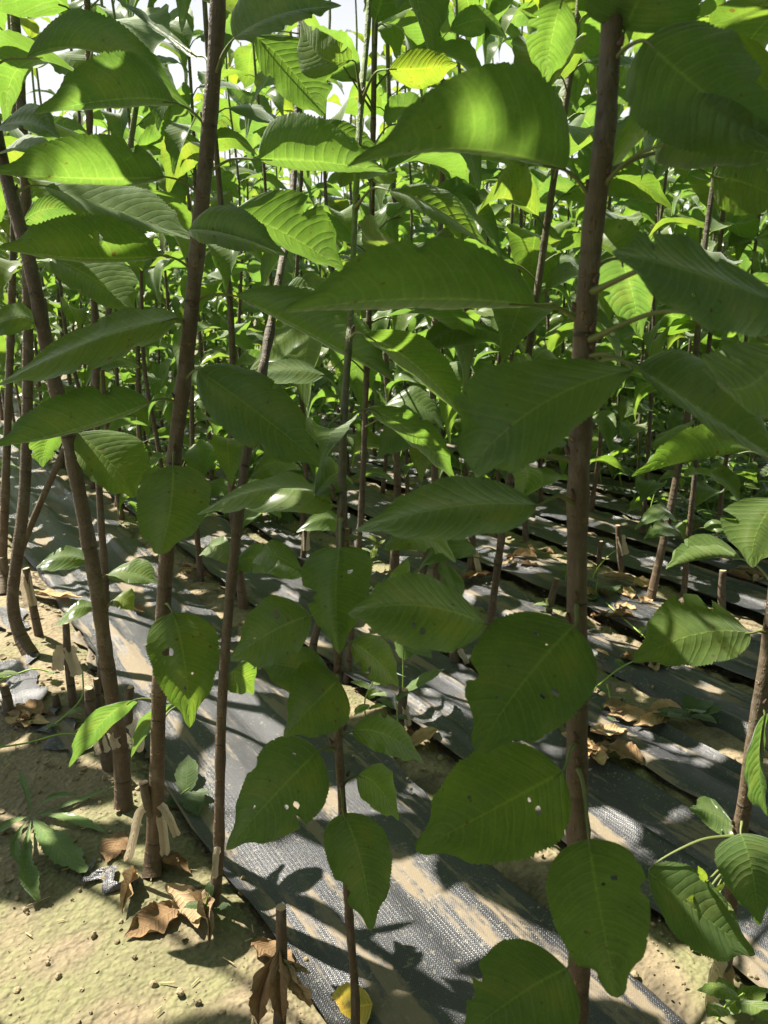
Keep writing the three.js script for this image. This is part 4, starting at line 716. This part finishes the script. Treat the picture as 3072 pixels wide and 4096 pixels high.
// clods, grains and straw on the bare soil
{
  const g = new THREE.IcosahedronGeometry(1, 1), p = g.attributes.position; for (let i = 0; i < p.count; i++) { const k = 0.75 + 0.5 * vn(p.getX(i) * 2 + 5, p.getY(i) * 2 + p.getZ(i) * 3, 5); p.setXYZ(i, p.getX(i) * k, p.getY(i) * k * .75, p.getZ(i) * k); } g.computeVertexNormals();
  const n = 4200, im = new THREE.InstancedMesh(g, new THREE.MeshStandardMaterial({ name: 'clod', color: lin(1, 1, 1), roughness: 1 }), n), M4 = new THREE.Matrix4(), Q = new THREE.Quaternion();
  for (let k = 0; k < n; k++) {
    let t = k > 2600 ? pick([.3, .62, .7, .93, .95, 1.08, 1.17, 1.32, 1.35]) + (rnd() + rnd() + rnd() - 1.5) * .06 : k % 3 ? rr(-.3, .29) : pick(ROWS.slice(1, 5)) + rr(-.05, .05), s = k > 2600 ? rr(.2, 2.6) : k % 5 ? rr(.2, 1.6) : rr(.2, 3.5); const [x, z] = st(s, t), r = 0.0008 + (k > 2600 ? 0.003 : 0.0045) * Math.pow(rnd(), 5); Q.setFromEuler(new THREE.Euler(rnd() * 6, rnd() * 6, rnd() * 6)); M4.compose(V(x, (k > 2600 ? Math.max(soilH(x, z), baseH(x, z) + 0.006) : soilH(x, z)) + r * .3, z), Q, V(r, r, r)); im.setMatrixAt(k, M4);
    const c = rr(.7, 1.2); im.setColorAt(k, lin(.25 * c, .2 * c, .12 * c));
  }
  stuff(im, 'soil_clods', 'small clods and grains strewn over the bare soil');
  { // curled flakes of dried mud
    const fp = [], fi = []; for (let j = 0; j <= 6; j++) for (let i = 0; i <= 6; i++) { const a = i / 3 - 1, b = j / 3 - 1, r = 1 - .35 * vn(Math.atan2(b, a) * 1.3 + 9, 2, 3), q = Math.max(Math.abs(a), Math.abs(b)), ln = Math.hypot(a, b) || 1; fp.push(a / ln * q * r, .28 * q * q * (.4 + vn(a * 2 + 4, b * 2 + 4, 8)), b / ln * q * r * .7); }
    for (let j = 0; j < 6; j++) for (let i = 0; i < 6; i++) { const a = j * 7 + i; fi.push(a, a + 7, a + 1, a + 1, a + 7, a + 8); }
    const fg = new THREE.BufferGeometry(); fg.setAttribute('position', new THREE.Float32BufferAttribute(fp, 3)); fg.setIndex(fi); fg.computeVertexNormals();
    const fn = 260, fm = new THREE.InstancedMesh(fg, new THREE.MeshStandardMaterial({ name: 'mud_flake', color: lin(1, 1, 1), roughness: 1, side: THREE.DoubleSide }), fn);
    for (let k = 0; k < fn; k++) { const t = k % 4 ? rr(-.1, .3) : pick(ROWS.slice(1, 4)) + rr(-.05, .05), s = k % 6 ? rr(.9, 2.2) : rr(.5, 3), [x, z] = st(s, t), r = rr(.003, .011); Q.setFromEuler(new THREE.Euler(rr(-.25, .25), rnd() * 6.28, rr(-.25, .25))); M4.compose(V(x, soilH(x, z) + .002, z), Q, V(r, r, r)); fm.setMatrixAt(k, M4); const c = rr(.5, 1.15); fm.setColorAt(k, lin(.24 * c, .19 * c, .115 * c)); }
    stuff(fm, 'mud_flakes', 'curled flakes of dried mud on the soil');
  }
  const sg = new THREE.CylinderGeometry(.0006, .0009, .03, 4); const sn = 130, sm = new THREE.InstancedMesh(sg, new THREE.MeshStandardMaterial({ name: 'straw', color: lin(.46, .36, .18), roughness: .8 }), sn);
  for (let k = 0; k < sn; k++) { const t = rr(-.3, .3), s = rr(.3, 1.9), [x, z] = st(s, t); Q.setFromEuler(new THREE.Euler(Math.PI / 2 + rr(-.12, .12), 0, rnd() * 6.28, 'YXZ')); const q2 = new THREE.Quaternion().setFromAxisAngle(V(0, 1, 0), rnd() * 6.28); Q.premultiply(q2); const l = rr(.25, 1); M4.compose(V(x, soilH(x, z) + .0035, z), Q, V(1, l, 1)); sm.setMatrixAt(k, M4); }
  stuff(sm, 'straw_bits', 'bits of straw and dry stalk on the bare soil');
}
// leaves that would keep the sun from the spots where the photograph shows it are left off their saplings
{
  for (const [x, y, sx, sy, n] of [[330, 1170, 110, 70, 26], [300, 1120, 90, 40, 10], [610, 1700, 60, 50, 12], [520, 2050, 50, 80, 14], [1130, 1345, 60, 45, 10], [950, 1520, 60, 40, 9], [900, 1560, 40, 30, 5], [160, 2060, 170, 130, 40], [200, 1340, 120, 100, 24], [640, 2000, 60, 60, 8], [850, 2020, 50, 60, 6], [1420, 1330, 60, 40, 6], [1560, 1340, 60, 20, 6], [700, 1250, 60, 40, 8], [560, 1130, 70, 30, 8], [1330, 1290, 50, 40, 8], [1380, 1620, 60, 20, 4], [1230, 2180, 40, 20, 3], [1090, 2040, 60, 30, 4], [1000, 1130, 90, 30, 6], [480, 1780, 40, 40, 6]])
    for (let k = 0; k < Math.ceil(n * (y > 1900 && x < 400 ? 1 : 0.5)); k++) LIT.push(groundAt(x + rr(-sx, sx), y + rr(-sy, sy)).add(V(0, 0.03, 0)));
  scene.updateMatrixWorld(true);
  const rc = new THREE.Raycaster(), can = []; let gone = 0;
  scene.traverse((o) => { if (o.isMesh && o.name === 'leaf' && !NEAR.has(o) && /sapling/.test(o.parent.name)) can.push(o); });
  for (const p of LIT) { rc.set(p, sunDir); for (const h of rc.intersectObjects(can, false)) if (h.object.parent) { h.object.parent.remove(h.object); can.splice(can.indexOf(h.object), 1); gone++; } }
  // and the canopy of the middle rows is opened towards the sun
  const box = new THREE.Vector3(), tryThese = can.filter((o) => { o.getWorldPosition(box); const D = -box.z; return D > 0.95 && D < 4.8 && Math.abs(box.x) < 0.52 * D && box.y > 0.45; });
  for (let k = 0; k < 1000; k++) {
    const o = tryThese[Math.floor(rnd() * tryThese.length)]; if (!o.parent) continue;
    const p = V(0.11, 0.01, 0).applyMatrix4(o.matrixWorld).addScaledVector(sunDir, 0.02); rc.set(p, sunDir);
    const hit = [...new Set(rc.intersectObjects(can, false).map((h) => h.object))].filter((q) => q !== o);
    if (hit.length <= 3) for (const q of hit) { q.parent.remove(q); can.splice(can.indexOf(q), 1); gone++; }
  }
  console.log('leaves left off', gone, 'of', can.length + gone);
}
scene.traverse((o) => { if (o.isMesh) { o.castShadow = true; o.receiveShadow = true; } });
renderer.render(scene, camera);
